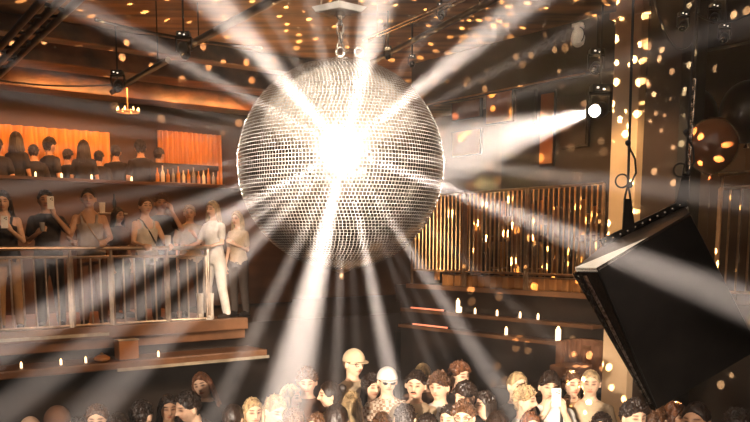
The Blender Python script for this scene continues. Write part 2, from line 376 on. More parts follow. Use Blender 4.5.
t = thing('hoist_plate', 'white plate above the mirror ball that its chain hangs from', 'mounting plate', (BALL.x, BALL.y, TOPZ))
MB().poly([(-.20, 0, .035), (.0, -.16, .035), (.19, 0, .035), (0, .16, .035)], [(-.17, 0, 0), (.0, -.12, 0), (.15, 0, 0), (0, .12, 0)]).build('plate', 'plate', t, bevel=.004)
MB().lathe([(.03, 0), (.035, -.03), (.012, -.05)], (0, 0, 0), 16).build('hook', 'steel', t)
for s in (-1, 1): MB().tube([(s*.13, 0, .03), (s*.13, 0, 5.72-TOPZ)], .006, 6).build('rod', 'steel', t)

# ------------------------------------------------------------------ railings
def railing(name, label, p0, p1, z0, z1, spacing, mats, bar_r=.012, low=.06, cap=None, group=None, frame=True, cat='railing'):
    """p0, p1: (a,b) ends; a framed panel of uprights"""
    q0, q1 = W(*p0, z0), W(*p1, z0); d = q1-q0; L = d.length; rz = math.atan2(d.y, d.x); H = z1-z0
    t = thing(name, label, cat, q0, rz, group)
    MB().tube([(0, 0, H), (L, 0, H)], bar_r*1.5, 8).build('top_rail', mats[0], t)
    MB().tube([(0, 0, low), (L, 0, low)], bar_r*1.4, 8).build('bottom_rail', mats[0], t)
    for x in (0, L):
        if frame: MB().tube([(x, 0, 0), (x, 0, H)], bar_r*1.8, 8).build('post', mats[0], t)
    n = max(2, round(L/spacing)); me = MB().tube([(0, 0, low), (0, 0, H)], bar_r, 6).mesh('baluster')
    for i in range(1, n): part(t, 'baluster', me, mats[1], (L*i/n, 0, 0))
    return t
def aOf(px, py, b=0.0): return (onB(px, py, b)-K).dot(U)
def bOf(px, py, a=0.0): return (onA(px, py, a)-K).dot(V)
ends = [aOf(-70, 250), aOf(69, 250), aOf(110, 250), aOf(166, 250), aOf(207, 250)]
labs = ['steel gallery railing panel at the left edge, before the woman with long hair', 'narrow steel railing panel before the man with the crossbody strap',
        'steel gallery railing panel before the woman in the white tank top', 'end steel railing panel of the gallery beside the white trousers']
for i in range(4):
    railing('railing_panel', labs[i], (ends[i]+.02, 0), (ends[i+1]-.02, 0), 1.86, 2.78, .135, ('rail', 'rail'), group='railing panels of the left gallery')
t = thing('handrail', 'long pale metal handrail running along the left gallery', 'handrail', W(ends[0], -.02, 2.89), ROTZ)
MB().tube([(0, 0, 0), (ends[4]-ends[0]+.05, 0, 0)], .026, 10).build('rail', 'rail', t)
for e in ends: MB().tube([(e-ends[0], 0, -1.03), (e-ends[0], 0, 0)], .02, 8).build('post', 'rail', t)
bs = [-.1, -1.35, -2.6, -3.9]
labs = ['tall brass barred railing next to the corner behind the mirror ball', 'tall brass barred railing in the middle of the right gallery', 'tall brass barred railing just left of the pale column']
for i in range(3):
    railing('barred_railing', labs[i], (0.05, bs[i]-.02), (0.05, bs[i+1]+.02), 2.31, 3.70, .088, ('raild', 'bar'), .013, .22, group='barred railings of the right gallery')
railing('barred_railing', 'dark barred railing under the balloons right of the column', (-.0, -5.5), (.0, -7.6), 2.31, 3.55, .12, ('raild', 'raild'), .012, .1, group='barred railings of the right gallery')
t = thing('handrail', 'thin dark handrail under the balloons at the right edge', 'handrail', W(-.05, -5.5, 3.70), ROTZ-math.pi/2)
MB().tube([(0, 0, 0), (2.2, 0, 0)], .018, 8).build('rail', 'raild', t)
for x in (.05, 1.1, 2.15): MB().tube([(x, 0, -1.4), (x, 0, 0)], .014, 8).build('post', 'raild', t)

# ------------------------------------------------------------------ right gallery interior
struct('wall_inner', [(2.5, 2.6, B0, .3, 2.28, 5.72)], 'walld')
def wallpanel(name, label, cat, x0, y0, x1, y1, a, m, fm='walld', group=None):
    p = onA(x0, y1, a); q = onA(x1, y0, a); c = onA((x0+x1)/2, (y0+y1)/2, a); w = (Vector((q.x-p.x, q.y-p.y, 0))).length; h = abs(q.z-p.z)
    t = thing(name, label, cat, c, ROTZ-math.pi/2, group)
    MB().box((0, 0, 0), (w, .05, h)).build('frame', fm, t, bevel=.006)
    MB().box((0, -.03, 0), (w*.9, .03, h*.92)).build('panel_face', m, t, bevel=.004)
    return t
PL = [('amber wall panel high on the right, beside the dark cabinet', 486, 88, 514, 126, 'panel'), ('dark wall cabinet right of the amber panel', 517, 89, 537, 128, 'blackm'),
      ('low amber wall panel near the mirror ball, under the bulkhead', 452, 128, 482, 158, 'panel'), ('reddish wall panel near the mirror ball, top left of the gallery wall', 452, 98, 482, 122, 'balloon'),
      ('narrow brown wall panel nearest the pale column', 560, 92, 590, 150, 'brownpanel'), ('tall brown wall panel right of the dark cabinet', 540, 90, 556, 168, 'panel')]
for l, x0, y0, x1, y1, m in PL: wallpanel('wall_panel', l, 'wall panel', x0, y0, x1, y1, 2.44, m)
ORD = 'first second third fourth fifth sixth seventh eighth ninth tenth eleventh twelfth thirteenth fourteenth fifteenth sixteenth'.split()
for i, x in enumerate(range(436, 606, 13)):
    wallpanel('slat_panel', 'upright amber slat behind the barred railings, '+ORD[i]+' from the mirror ball', 'slat panel', x, 196+(i*7) % 11, x+6+(i*5) % 4, 284, 1.2, ('panel', 'parapet', 'curtain')[i % 3], group='amber slats behind the barred railings')
for i, x in enumerate(range(448, 600, 12)):
    p = onA(x, 281, .35); t = thing('amber_box', 'small amber box low behind the barred railings, '+ORD[i]+' from the mirror ball', 'box', (p.x, p.y, 2.28), ROTZ-math.pi/2, 'row of amber boxes behind the bars')
    MB().box((0, 0, .09), (.13, .13, .18)).build('box_body', 'panel', t, bevel=.008); MB().box((0, 0, .185), (.14, .14, .02)).build('lid', 'raild', t, bevel=.004)
for b0, b1, z in ((bOf(412, 312, -.1), bOf(446, 318, -.1), 1.93), (bOf(412, 328, -.14), bOf(448, 334, -.14), 1.67)):
    p = W(-.12, b0, z); L = abs(b1-b0); up = z > 1.8
    t = thing('light_strip', ('upper' if up else 'lower')+' red glowing light strip on the ledge below the barred railing', 'light strip', p, ROTZ-math.pi/2)
    MB().box((L/2, 0, 0), (L, .03, .03)).build('housing', 'black', t, bevel=.004); MB().box((L/2, -.012, .005), (L*.97, .02, .022)).build('tube', 'redled', t, bevel=.004)
def candle(label, p, s=1.0, cat='candle', name='candle_glass', group=None):
    t = thing(name, label, cat, p, 0, group)
    MB().lathe([(.034*s, 0), (.038*s, .01*s), (.038*s, .15*s), (.034*s, .155*s)], seg=14).build('glass', 'candle', t)
    MB().lathe([(.02*s, .15*s), (.024*s, .17*s), (.004*s, .20*s)], seg=10).build('flame', 'bulb', t); return t
def zon(p, z): q = Vector(p); q.z = z; return q
candle('bright tall candle glass on the upper ledge right of the mirror ball', zon(onA(459, 305, .02), 1.91), 1.2)
candle('white candle glass on the lower ledge near the loudspeaker', zon(onA(558, 340, .02), 1.65), 1.0)
candle('small candle glass on the ledge behind the raised phone', zon(onA(506, 340, .02), 1.65), .6)
for x, l in ((475, 'row nearest the mirror ball'), (497, 'row, second from the ball'), (520, 'row, middle'), (538, 'row, nearest the loudspeaker')):
    candle('tiny candle on the upper ledge of the right gallery, '+l.replace('row, ', '').replace('row ', ''), zon(onA(x, 318, .02), 1.91), .45, group='tiny candles on the upper ledge')
# armchair and stools silhouettes on the right gallery ledge
def stool(label, p, rz=0, group=None):
    t = thing('bar_stool', label, 'bar stool', p, rz, group)
    MB().lathe([(.15, .70), (.17, .72), (.17, .76), (.14, .79)], seg=20).build('seat', 'cbrown', t)
    for i in range(4):
        a = math.pi/4+i*math.pi/2; MB().tube([(.17*math.cos(a), .17*math.sin(a), 0), (.1*math.cos(a), .1*math.sin(a), .70)], .013, 8).build('leg', 'raild', t)
    MB().tube(arc((0, 0, .30), .145, 0, 2*math.pi*.96, 20, Vector((1, 0, 0)), Vector((0, 1, 0))), .009, 6, True).build('footring', 'raild', t)
    b = MB(); b.tube([(-.13, .12, .76), (-.15, .16, 1.08)], .013, 8); b.tube([(.13, .12, .76), (.15, .16, 1.08)], .013, 8); b.box((0, .155, 1.02), (.30, .025, .14)); b.build('backrest', 'raild', t)
    return t
for x, l in ((500, 'bar stool behind the middle barred railing, its back above the bars'), (536, 'bar stool in the row between two others behind the bars'), (588, 'bar stool behind the bars next to the pale column')):
    p = onA(x, 205, .7); stool(l, zon(p, 2.28+.0), ROTZ-math.pi/2)
def armchair(label, p, rz):
    t = thing('tub_chair', label, 'armchair', p, rz)
    b = MB(); pts = [(.30*math.cos(a), .28*math.sin(a)) for a in [math.pi*i/14 for i in range(15)]]
    for k in range(14):
        m = ((pts[k][0]+pts[k+1][0])/2, (pts[k][1]+pts[k+1][1])/2); b.box((m[0], m[1], .38+.04*math.sin(math.pi*k/14)), (.10, .10, .5))
    b.build('back_shell', 'cbrown', t, bevel=.012); MB().box((0, 0, .28), (.5, .5, .16)).build('seat', 'cbrown', t, bevel=.03)
    for x in (-.2, .2):
        for y in (-.2, .2): MB().tube([(x, y, 0), (x, y, .2)], .02, 8).build('leg', 'black', t)
struct('trim_9', [(-.9, .12, -4.0, -2.9, 1.0, 1.06)], 'walld')
armchair('dark rounded tub chair on the low ledge behind the loudspeaker', zon(onA(578, 340, -.35), 1.06), ROTZ-math.pi/2)

# balloons at the right
def balloon(label, p, r, m, ty):
    t = thing('balloon', label, 'balloon', p)
    prof = []
    for i in range(15):
        a = -math.pi/2+math.pi*i/14; rr = r*math.cos(a); z = r*1.12*math.sin(a)
        if a < 0: rr *= 1-.18*(-math.sin(a))**3
        prof.append((rr, z))
    MB().lathe(prof, seg=32).build('balloon_skin', m, t)
    MB().lathe([(.03*r/.3, -.05), (.012, -.01), (.02, .03)], (0, 0, -r*1.12), 12).build('knot', m, t)
    MB().tube([(0, 0, -r*1.15), (.01, .02, -r*1.15-ty*.5), (0, 0, -r*1.15-ty)], .003, 5).build('string', 'cable', t)
def bal(label, px, py, a, rpx, m):
    p = onA(px, py, a); r = rpx/859*p.y; zb = p.z-r*1.15; balloon(label, p, r, m, max(.05, zb-3.0 if a < .3 else zb-2.28))
bal('russet shiny round balloon above the right handrail', 712, 146, -.75, 25, 'balloon')
bal('big dark balloon behind, above left of the russet one', 690, 118, .6, 26, 'balloond')
bal('big dark balloon at the right edge, above right of the russet one', 748, 112, .7, 27, 'balloond')

# ------------------------------------------------------------------ overhead rigging
def pipe(name, label, p0, p1, r=.03, m='black', cat='pipe', n=1, gap=.09, group=None):
    p0, p1 = Vector(p0), Vector(p1); t = thing(name, label, cat, p0, 0, group); d = p1-p0; side = Vector((0, 0, 1)).cross(d).normalized()
    for i in range(n):
        o = side*gap*(i-(n-1)/2); MB().tube([o, o+d], r, 10).build('tube', m, t)
    if n > 1:
        k = int(d.length/.35)
        for j in range(k):
            q = d*((j+.5)/k); s = 1 if j % 2 else -1
            MB().tube([q-side*gap*(n-1)/2*s, q+d*(.5/k)+side*gap*(n-1)/2*s], r*.5, 6).build('brace', m, t)
    for f in (.12, .85):
        q = d*f; MB().tube([q, q+Vector((0, 0, 5.72-(p0+q).z))], .008, 6).build('hanger', m, t)
    return t
pipe('lighting_truss', 'dark three-tube lighting truss under the ceiling at the top left corner', onZ(-25, 88, 5.0), onZ(66, -6, 5.0), .035, 'black', 'truss', 3, .13)
pipe('lighting_pipe', 'dark lighting pipe beyond the wide beam, ending at the moving light', onZ(188, 46, 5.3), onZ(300, -14, 5.3), .045, 'black', 'lighting pipe', 1)
pipe('lighting_pipe', 'short dark lighting pipe above the chandelier', onZ(112, 92, 5.0), onZ(168, 60, 5.0), .035, 'black', 'lighting pipe', 1)
pipe('lighting_pipe', 'pair of shiny pipes climbing right from the top of the ball', onZ(366, 40, 5.25), onZ(478, -8, 5.25), .016, 'steel', 'lighting pipe', 2, .07)
pipe('lighting_pipe', 'dark lighting pipe with small lamps right of the ball chain', onZ(372, 62, 5.35), onZ(505, -6, 5.35), .035, 'black', 'lighting pipe', 1)
def sag(name, label, p0, p1, s, r=.012, m='cable'):
    p0, p1 = Vector(p0), Vector(p1); pts = [p0.lerp(p1, i/16)-Vector((0, 0, s*4*(i/16)*(1-i/16))) for i in range(17)]
    return tag(MB().tube(pts, r, 6).build(name, m), label, 'cable')
sag('cable', 'black cable drooping under the ceiling at the left edge', onZ(-10, 79, 5.3), onZ(120, 84, 5.3), .06)
sag('cable', 'black cable crossing the ceiling above the moving light', onZ(95, 20, 5.5), onZ(262, 48, 5.5), .04, .016)
sag('cable', 'black cable looping between the column and the dark pier', onY(652, -8, 8.5), onY(694, 40, 8.5), .25, .010)
sag('cable', 'thin black cable in the top right corner', onY(694, 12, 8.5), onY(760, 6, 8.5), .12, .010)
def moving_head(label, p, aim, s=1.0, lit=True, hang=True, name='moving_light'):
    t = thing(name, label, 'stage light', p); p = Vector(p); d = (Vector(aim)-p).normalized(); q = d.to_track_quat('Z', 'Y').to_matrix().to_4x4()
    b = MB(); b.lathe([(.07*s, -.16*s), (.10*s, -.12*s), (.11*s, .06*s), (.09*s, .16*s)], seg=20); bmesh.ops.transform(b.bm, matrix=q, verts=b.bm.verts); hd = b.build('head', 'black', t)
    b = MB(); b.lathe([(.075*s, .155*s), (.075*s, .172*s), (.05*s, .18*s)], seg=20); bmesh.ops.transform(b.bm, matrix=q, verts=b.bm.verts); b.build('lens', 'lens' if lit else 'dglass', hd)
    MB().box((0, 0, .21*s), (.30*s, .06*s, .04*s)).box((-.14*s, 0, .1*s), (.025*s, .06*s, .24*s)).box((.14*s, 0, .1*s), (.025*s, .06*s, .24*s)).build('yoke', 'black', t)
    MB().box((0, 0, .27*s), (.24*s, .2*s, .1*s)).build('base', 'black', t, bevel=.01*s)
    for dx, dz in ((-.05, .27), (.03, .25)): MB().box((dx*s, -.105*s, dz*s), (.03*s, .01, .02*s)).build('glow_glint', 'glint', t)  # bright glints on the fixture put in as small glowing boxes
    if hang: MB().tube([(0, 0, .3*s), (0, 0, max(.32*s, 5.72-p.z))], .012, 6).build('hanger', 'black', t)
    return t
LAMP = onY(599, 110, 10.5)
moving_head('stage light beside the pale column firing a broad white beam', LAMP, BALL+Vector((.2, .3, .1)), .9)
moving_head('small dark moving light with bright glints at the end of the lighting pipe', onZ(184, 50, 5.15), (0, 6, 0), .62, False)
moving_head('small dark light on the short pipe above the chandelier', onZ(118, 86, 4.95), (-2, 6, 2), .6, False)
moving_head('small twin-glint light under the bulkhead near the column', onY(596, 68, 10.9), (1, 5, 3), .7, False)
ldir = (BALL-LAMP).normalized()
lamp('SPOT', LAMP+ldir*.24, BALL+Vector((.42, .15, .0)), 560000, BEAM, 'stage_light_beam', spot_size=R(8.5), spot_blend=.5, shadow_soft_size=.05)
# spare lights on the right pipe and in the top right corner
for i, (x, y, l) in enumerate(((388, 52, 'tiny pipe lamp closest to the ball chain'), (441, 11, 'tiny pipe lamp with a pale glint, near the top edge'), (412, 60, 'tiny dark pipe lamp just right of the ball'))):
    moving_head(l, onZ(x, y+4, 5.2), (0, 4, 2), .35, False, True, 'pipe_lamp')
for i, (x, y, l) in enumerate(((683, 26, 'clamp light hung left in the top right corner'), (714, 18, 'clamp light hung right in the top right corner'), (724, 38, 'clamp light with a reddish glint below the corner rig'))):
    moving_head(l, onY(x, y, 8.6), (1, 4, 2), .4, False, True, 'clamp_light')
# surveillance unit on the bulkhead
p = onA(578, 36, -.13); t = thing('wall_camera', 'white pear-shaped camera housing hanging on the black bulkhead', 'camera', p, ROTZ-math.pi/2)
MB().lathe([(.03, -.13), (.075, -.10), (.088, -.03), (.075, .04), (.05, .09), (.04, .11)], seg=20).build('housing', 'white', t)
MB().box((-.01, 0, .13), (.13, .08, .05)).box((0, .06, .12), (.06, .12, .04)).build('bracket', 'white', t, bevel=.006)
MB().tube(arc((0.01, -.02, 0), .10, -.9, 1.3, 10), .007, 6).build('cable', 'cable', t)
# chandelier
p = onB(128, 112, 2.7); t = thing('chandelier', 'small round chandelier with glowing candles over the left gallery', 'chandelier', p)
MB().tube(arc((0, 0, 0), .17, 0, 2*math.pi*.98, 24, Vector((1, 0, 0)), Vector((0, 1, 0))), .012, 8, True).tube([(-.17, 0, 0), (.17, 0, 0)], .008, 6).tube([(0, -.17, 0), (0, .17, 0)], .008, 6).build('ring', 'raild', t)
MB().tube([(0, 0, 0), (0, 0, 5.72-p.z)], .008, 6).build('rod', 'raild', t)
for i in range(8):
    a = i*math.pi/4; MB().lathe([(.012, .01), (.014, .04), (.003, .07)], (.17*math.cos(a), .17*math.sin(a), 0), 8).build('bulb', 'bulb', t)

# ------------------------------------------------------------------ loudspeaker at the right
def speaker():
    o0 = onY(597, 268, 5.6)
    ed = Vector((.455, .22, -.86)).normalized(); ex = Vector((.86, -.06, .50)); ex = (ex-ed*ex.dot(ed)).normalized(); ey = ed.cross(ex); ey = ey if ey.y > 0 else -ey
    def onplane(px, py, off=0):
        d = ray(px, py); n = ed; k = (o0+ed*off-CAM).dot(n)/d.dot(n); return CAM+d*k
    top = [onplane(*q) for q in ((597, 268), (690, 213), (684, 206), (602, 246), (575, 268))]
    H = 1.15; cen = sum(top, Vector())/5
    bot = []
    for q, s in zip(top, (1.0, 1.0, .98, .9, .30)):
        bot.append(q+ed*H)
    bot[1] += ex*.12; bot[2] += ex*.12; bot[4] = bot[0]+(top[4]-top[0])*.18; bot[3] = bot[0].lerp(bot[3], .7)
    t = thing('loudspeaker', 'big black loudspeaker tilted in mid-air on two slings', 'loudspeaker', cen)
    L = lambda ps: [p-cen for p in ps]
    MB().poly(L([q+ed*.012 for q in top]), L(bot)).build('cabinet', 'black', t, bevel=.008)
    gr = MB().poly(L([top[4]+ed*.03, top[0]+ed*.03, top[0]+ed*.03+ey*.01, top[4]+ed*.03+ey*.01]), L([bot[4], bot[0], bot[0]+ey*.01, bot[4]+ey*.01]))
    off = -(ex*.012+ey*.012); bmesh.ops.translate(gr.bm, verts=gr.bm.verts, vec=off); gr.build('side_grille', 'grille', t)
    sg0, sg1 = top[4].lerp(top[0], .4)-cen+ed*.05-ey*.01-ex*.012, bot[4].lerp(bot[0], .4)-cen-ed*.06-ey*.01-ex*.012
    MB().tube([sg0, sg0.lerp(sg1, .5), sg1], [.016, .013, .008], 10).build('side_streak_bar', 'steeld', t)  # added glossy tube, shaped to draw a light streak down the side
    MB().poly(L([q for q in top]), L([q+ed*.02 for q in top])).build('top_panel', 'white' if 0 else 'blackgloss', t, bevel=.004)
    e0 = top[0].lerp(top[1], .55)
    MB().poly(L([top[4]-ed*.004, top[0]-ed*.004, e0-ed*.004, top[0].lerp(top[3], .45).lerp(e0, .25)-ed*.004]), L([top[4]+ed*.03, top[0]+ed*.03, e0+ed*.01, top[0].lerp(top[3], .45).lerp(e0, .25)+ed*.004])).build('painted_sheen', 'white', t)  # bright sheen on the top left corner, put in as a pale plate
    d = (top[2]-top[3]).normalized(); up = -ed
    a0, a1 = top[3]-cen, top[2]-cen
    fr = MB(); w = .03
    fr.poly([a0+up*.05, a1+up*.05, a1+up*.05-ey*.02, a0+up*.05-ey*.02], [a0, a1, a1-ey*.02, a0-ey*.02]); fr.build('rigging_rail', 'black', t, bevel=.003)
    for i in range(11):
        c = a0.lerp(a1, .05+i*.09)+up*.026-ey*.024
        MB().ball(c, .009, 10, 6).build('rivet', 'steel', t)
    MB().tube([top[4]-cen+ed*.03, top[4].lerp(bot[4], .5)-cen, bot[4]-cen], [.030, .026, .016], 12).build('edge_streak_tube', 'grille', t)  # added rounded tube, there to catch a specular streak along the edge
    # edge of the front baffle catching the light
    fe = MB().tube([bot[0]-cen+ed*-.02-ey*.004, top[0]-cen-ey*.004, top[1]-cen-ey*.004], .006, 6); fe.build('edge_trim', 'black', t)
    return top
M['blackgloss'] = mat('satin_black_top', (.10, .07, .05), .28, .2, noise_scale=9, coat=.5)
top = speaker()
def sling(label, x_top, x_bot, ybot, Y, yr, anchor, m='cable'):
    p0, p1 = onY(x_top, -30, Y), onY(x_bot, ybot, Y); t = thing('sling_cable', label, 'sling', p1)
    p0.z = 5.72 if p0.z < 5.72 else p0.z
    k = 5.72-p1.z; top_ = p1+(p0-p1)*(k/(p0.z-p1.z))
    L = lambda p: Vector(p)-p1
    MB().tube([L(top_), (0, 0, 0)], .009, 8).build('cable', m, t)
    MB().tube(arc(L(onY(x_bot-6, yr, Y)), .043, 0, 2*math.pi*.97, 24), .006, 6, True).build('loop', m, t)
    MB().tube([L(onY(x_bot, yr-36, Y)), L(onY(x_bot+7, yr-22, Y)), L(onY(x_bot+8, yr-8, Y)), L(onY(x_bot+1, yr+6, Y))], .007, 6).build('cable_tail', m, t)
    MB().ball(L(onY(x_bot, yr-38, Y)), .02, 8, 6).build('clamp', m, t); MB().ball(L(onY(x_bot+2, yr+4, Y)), .02, 8, 6).build('clamp', m, t)
    e = Vector(anchor)-p1
    MB().tube([(0, 0, 0), (-.014, 0, -.06), Vector((-.02, 0, -.10))], .007, 6).tube([(0, 0, 0), (.014, 0, -.06), Vector((.02, 0, -.10))], .007, 6).build('shackle', 'black', t)
    MB().poly([(-.022, -.01, -.09), (.022, -.01, -.09), (.022, .01, -.09), (-.022, .01, -.09)], [e+Vector((-.045, -.012, 0)), e+Vector((.045, -.012, 0)), e+Vector((.045, .012, 0)), e+Vector((-.045, .012, 0))]).build('webbing', 'blackm', t)
sling('black sling cable with a loop, holding the loudspeaker before the pale column', 632, 628, 185, 5.75, 181, top[3].lerp(top[2], .33))
sling('black sling cable at the upper right corner of the loudspeaker', 701, 686, 160, 5.75, 170, top[3].lerp(top[2], .97))
chain('sling_chain', 'pale twisted chain running down beside the right sling cable', onY(694, 80, 5.85), onY(686, 205, 5.85), .07, 'steel', None, .014, .005)
# ------------------------------------------------------------------ people
def smooth(e0, e1, x):
    t = min(1, max(0, (x-e0)/(e1-e0))); return t*t*(3-2*t)
HC = Vector((0, -.014, 1.640))           # head centre of the 1.78 m figure, facing -y
def head_pt(d, face=True, grow=0.0):
    """surface of the head in direction d (unit), relative to HC"""
    rx, ry, rz = .083, .099, .125
    if d.z < 0:
        k = (-d.z); rx *= 1-.26*k**1.3
        if d.y > 0: ry *= 1-.38*k
        else: ry *= 1-.10*k
    else: rx *= 1+.05*d.z*(1-d.z)*2; ry *= 1+(.06 if d.y > 0 else 0)
    p = Vector((d.x*(rx+grow), d.y*(ry+grow), d.z*(rz+grow)))
    if face and d.y < 0:
        g = lambda u, s: math.exp(-(u/s)**2)
        x, z = p.x, p.z
        p.y -= .033*g(x, .013)*(smooth(.022, -.030, z))*(1-smooth(-.034, -.046, z))     # nose
        p.y -= .008*g(x, .010)*g(z-.015, .02)
        p.y += .016*g(abs(x)-.032, .017)*g(z-.010, .013)                               # eye sockets
        p.y -= .008*g(z-.036, .011)*g(x, .05)                                          # brow
        p.y -= .006*g(x, .024)*(g(z+.056, .007)+g(z+.068, .007))                       # lips
        p.y += .003*g(x, .02)*g(z+.062, .003)
        p.y -= .009*g(x, .024)*g(z+.100, .014)                                         # chin
        p.y -= .004*g(abs(x)-.045, .018)*g(z+.025, .02)                                # cheeks
    return p
def sph(nu, nv):
    for j in range(nv+1):
        ph = -math.pi/2+math.pi*j/nv
        for i in range(nu):
            th = 2*math.pi*i/nu; yield Vector((math.cos(ph)*math.cos(th), math.cos(ph)*math.sin(th), math.sin(ph)))
def sphere_mesh(mb, fn, nu, nv, M4):
    bm = mb.bm; vs = [bm.verts.new(M4 @ fn(d)) for d in sph(nu, nv)]
    for j in range(nv):
        for i in range(nu):
            a, b, c, e = vs[j*nu+i], vs[j*nu+(i+1) % nu], vs[(j+1)*nu+(i+1) % nu], vs[(j+1)*nu+i]
            bm.faces.new((a, b, c, e))
    bmesh.ops.remove_doubles(bm, verts=vs[:nu]+vs[-nu:], dist=1e-5)
def limb(mb, pts, rad):
    mb.tube(pts, rad, 14)
    for p, r in zip(pts, rad): mb.ball(p, r*.99, 12, 8)
POSES = {   # elbow, wrist for the +x side (mirror for the other), hand direction
    'down': ((.235, .03, 1.13), (.225, -.07, .88), (0, -.1, -1)),
    'phone': ((.21, -.20, 1.23), (.075, -.36, 1.49), (-.25, -.05, 1)),
    'cam': ((.26, -.20, 1.24), (.085, -.34, 1.46), (-.25, -.05, 1)),
    'drink': ((.235, -.06, 1.13), (.13, -.28, 1.22), (-.5, -.6, .5)),
    'chest': ((.23, -.10, 1.15), (.10, -.31, 1.27), (-.5, -.3, .8)),
    'up': ((.30, -.14, 1.58), (.25, -.22, 1.84), (0, -.1, 1)),
    'face': ((.25, -.22, 1.28), (.12, -.25, 1.52), (-.3, .1, 1)),
    'rail': ((.25, -.10, 1.15), (.20, -.33, 1.10), (-.2, -1, -.2)),
}
def hand(mb, w, d, side, sc_=1.0):
    d = Vector(d).normalized(); s = Vector((-side, 0, 0)); s = (s-d*s.dot(d))
    s = s.normalized() if s.length > .2 else Vector((0, -1, 0)); n = d.cross(s)      # n: across the knuckles
    if n.y > 0: n = -n
    mb.tube([w, w+d*.03, w+d*.085], [.024, .032, .036], 12); mb.ball(w+d*.085, (.034, .034, .034), 10, 8)
    for k, ln in enumerate((.062, .075, .070, .055)):
        b = w+d*.09+n*(k-1.5)*.023; p = [b-d*.02, b+d*ln*.4+s*.006, b+d*ln*.75+s*.024, b+d*ln*.92+s*.045]
        mb.tube(p, [.0105, .0100, .0092, .008], 8); mb.ball(p[-1], .008, 8, 6); mb.ball(p[2], .0092, 8, 6)
    b = w+d*.03+n*(-.028)*1; p = [b, b-n*.0+d*.035+n*(-.022)+s*.012, b+d*.06+n*(-.026)+s*.032]
    mb.tube(p, [.014, .012, .009], 8); mb.ball(p[-1], .009, 8, 6)
def remesh(me, vox, it=2):
    o = bpy.data.objects.new('tmp', me); C.objects.link(o)
    m = o.modifiers.new('r', 'REMESH'); m.mode = 'VOXEL'; m.voxel_size = vox; m.use_smooth_shade = True
    if it: s = o.modifiers.new('s', 'SMOOTH'); s.factor = .5; s.iterations = it
    dg = bpy.context.evaluated_depsgraph_get(); dg.update(); ev = o.evaluated_get(dg); out = bpy.data.meshes.new_from_object(ev)
    bpy.data.objects.remove(o); bpy.data.meshes.remove(me)
    out.materials.clear(); return out
TORSO = [(.90, .155, .105, 0), (.96, .165, .112, 0), (1.04, .150, .100, 0), (1.12, .135, .092, -.005), (1.24, .155, .105, -.01), (1.33, .172, .108, -.005), (1.40, .170, .092, 0), (1.445, .130, .076, .005), (1.480, .084, .064, .008), (1.505, .062, .058, .008)]
def bendM(lean):
    return Matrix.Translation((0, 0, .98)) @ Matrix.Rotation(lean, 4, 'X') @ Matrix.Translation((0, 0, -.98))
def headM(lean, tilt, nod, turn):
    return bendM(lean) @ Matrix.Translation((0, .01, 1.50)) @ Matrix.Rotation(turn, 4, 'Z') @ Matrix.Rotation(nod, 4, 'X') @ Matrix.Rotation(tilt, 4, 'Y') @ Matrix.Translation((0, -.01, -1.50))
_cache = {}
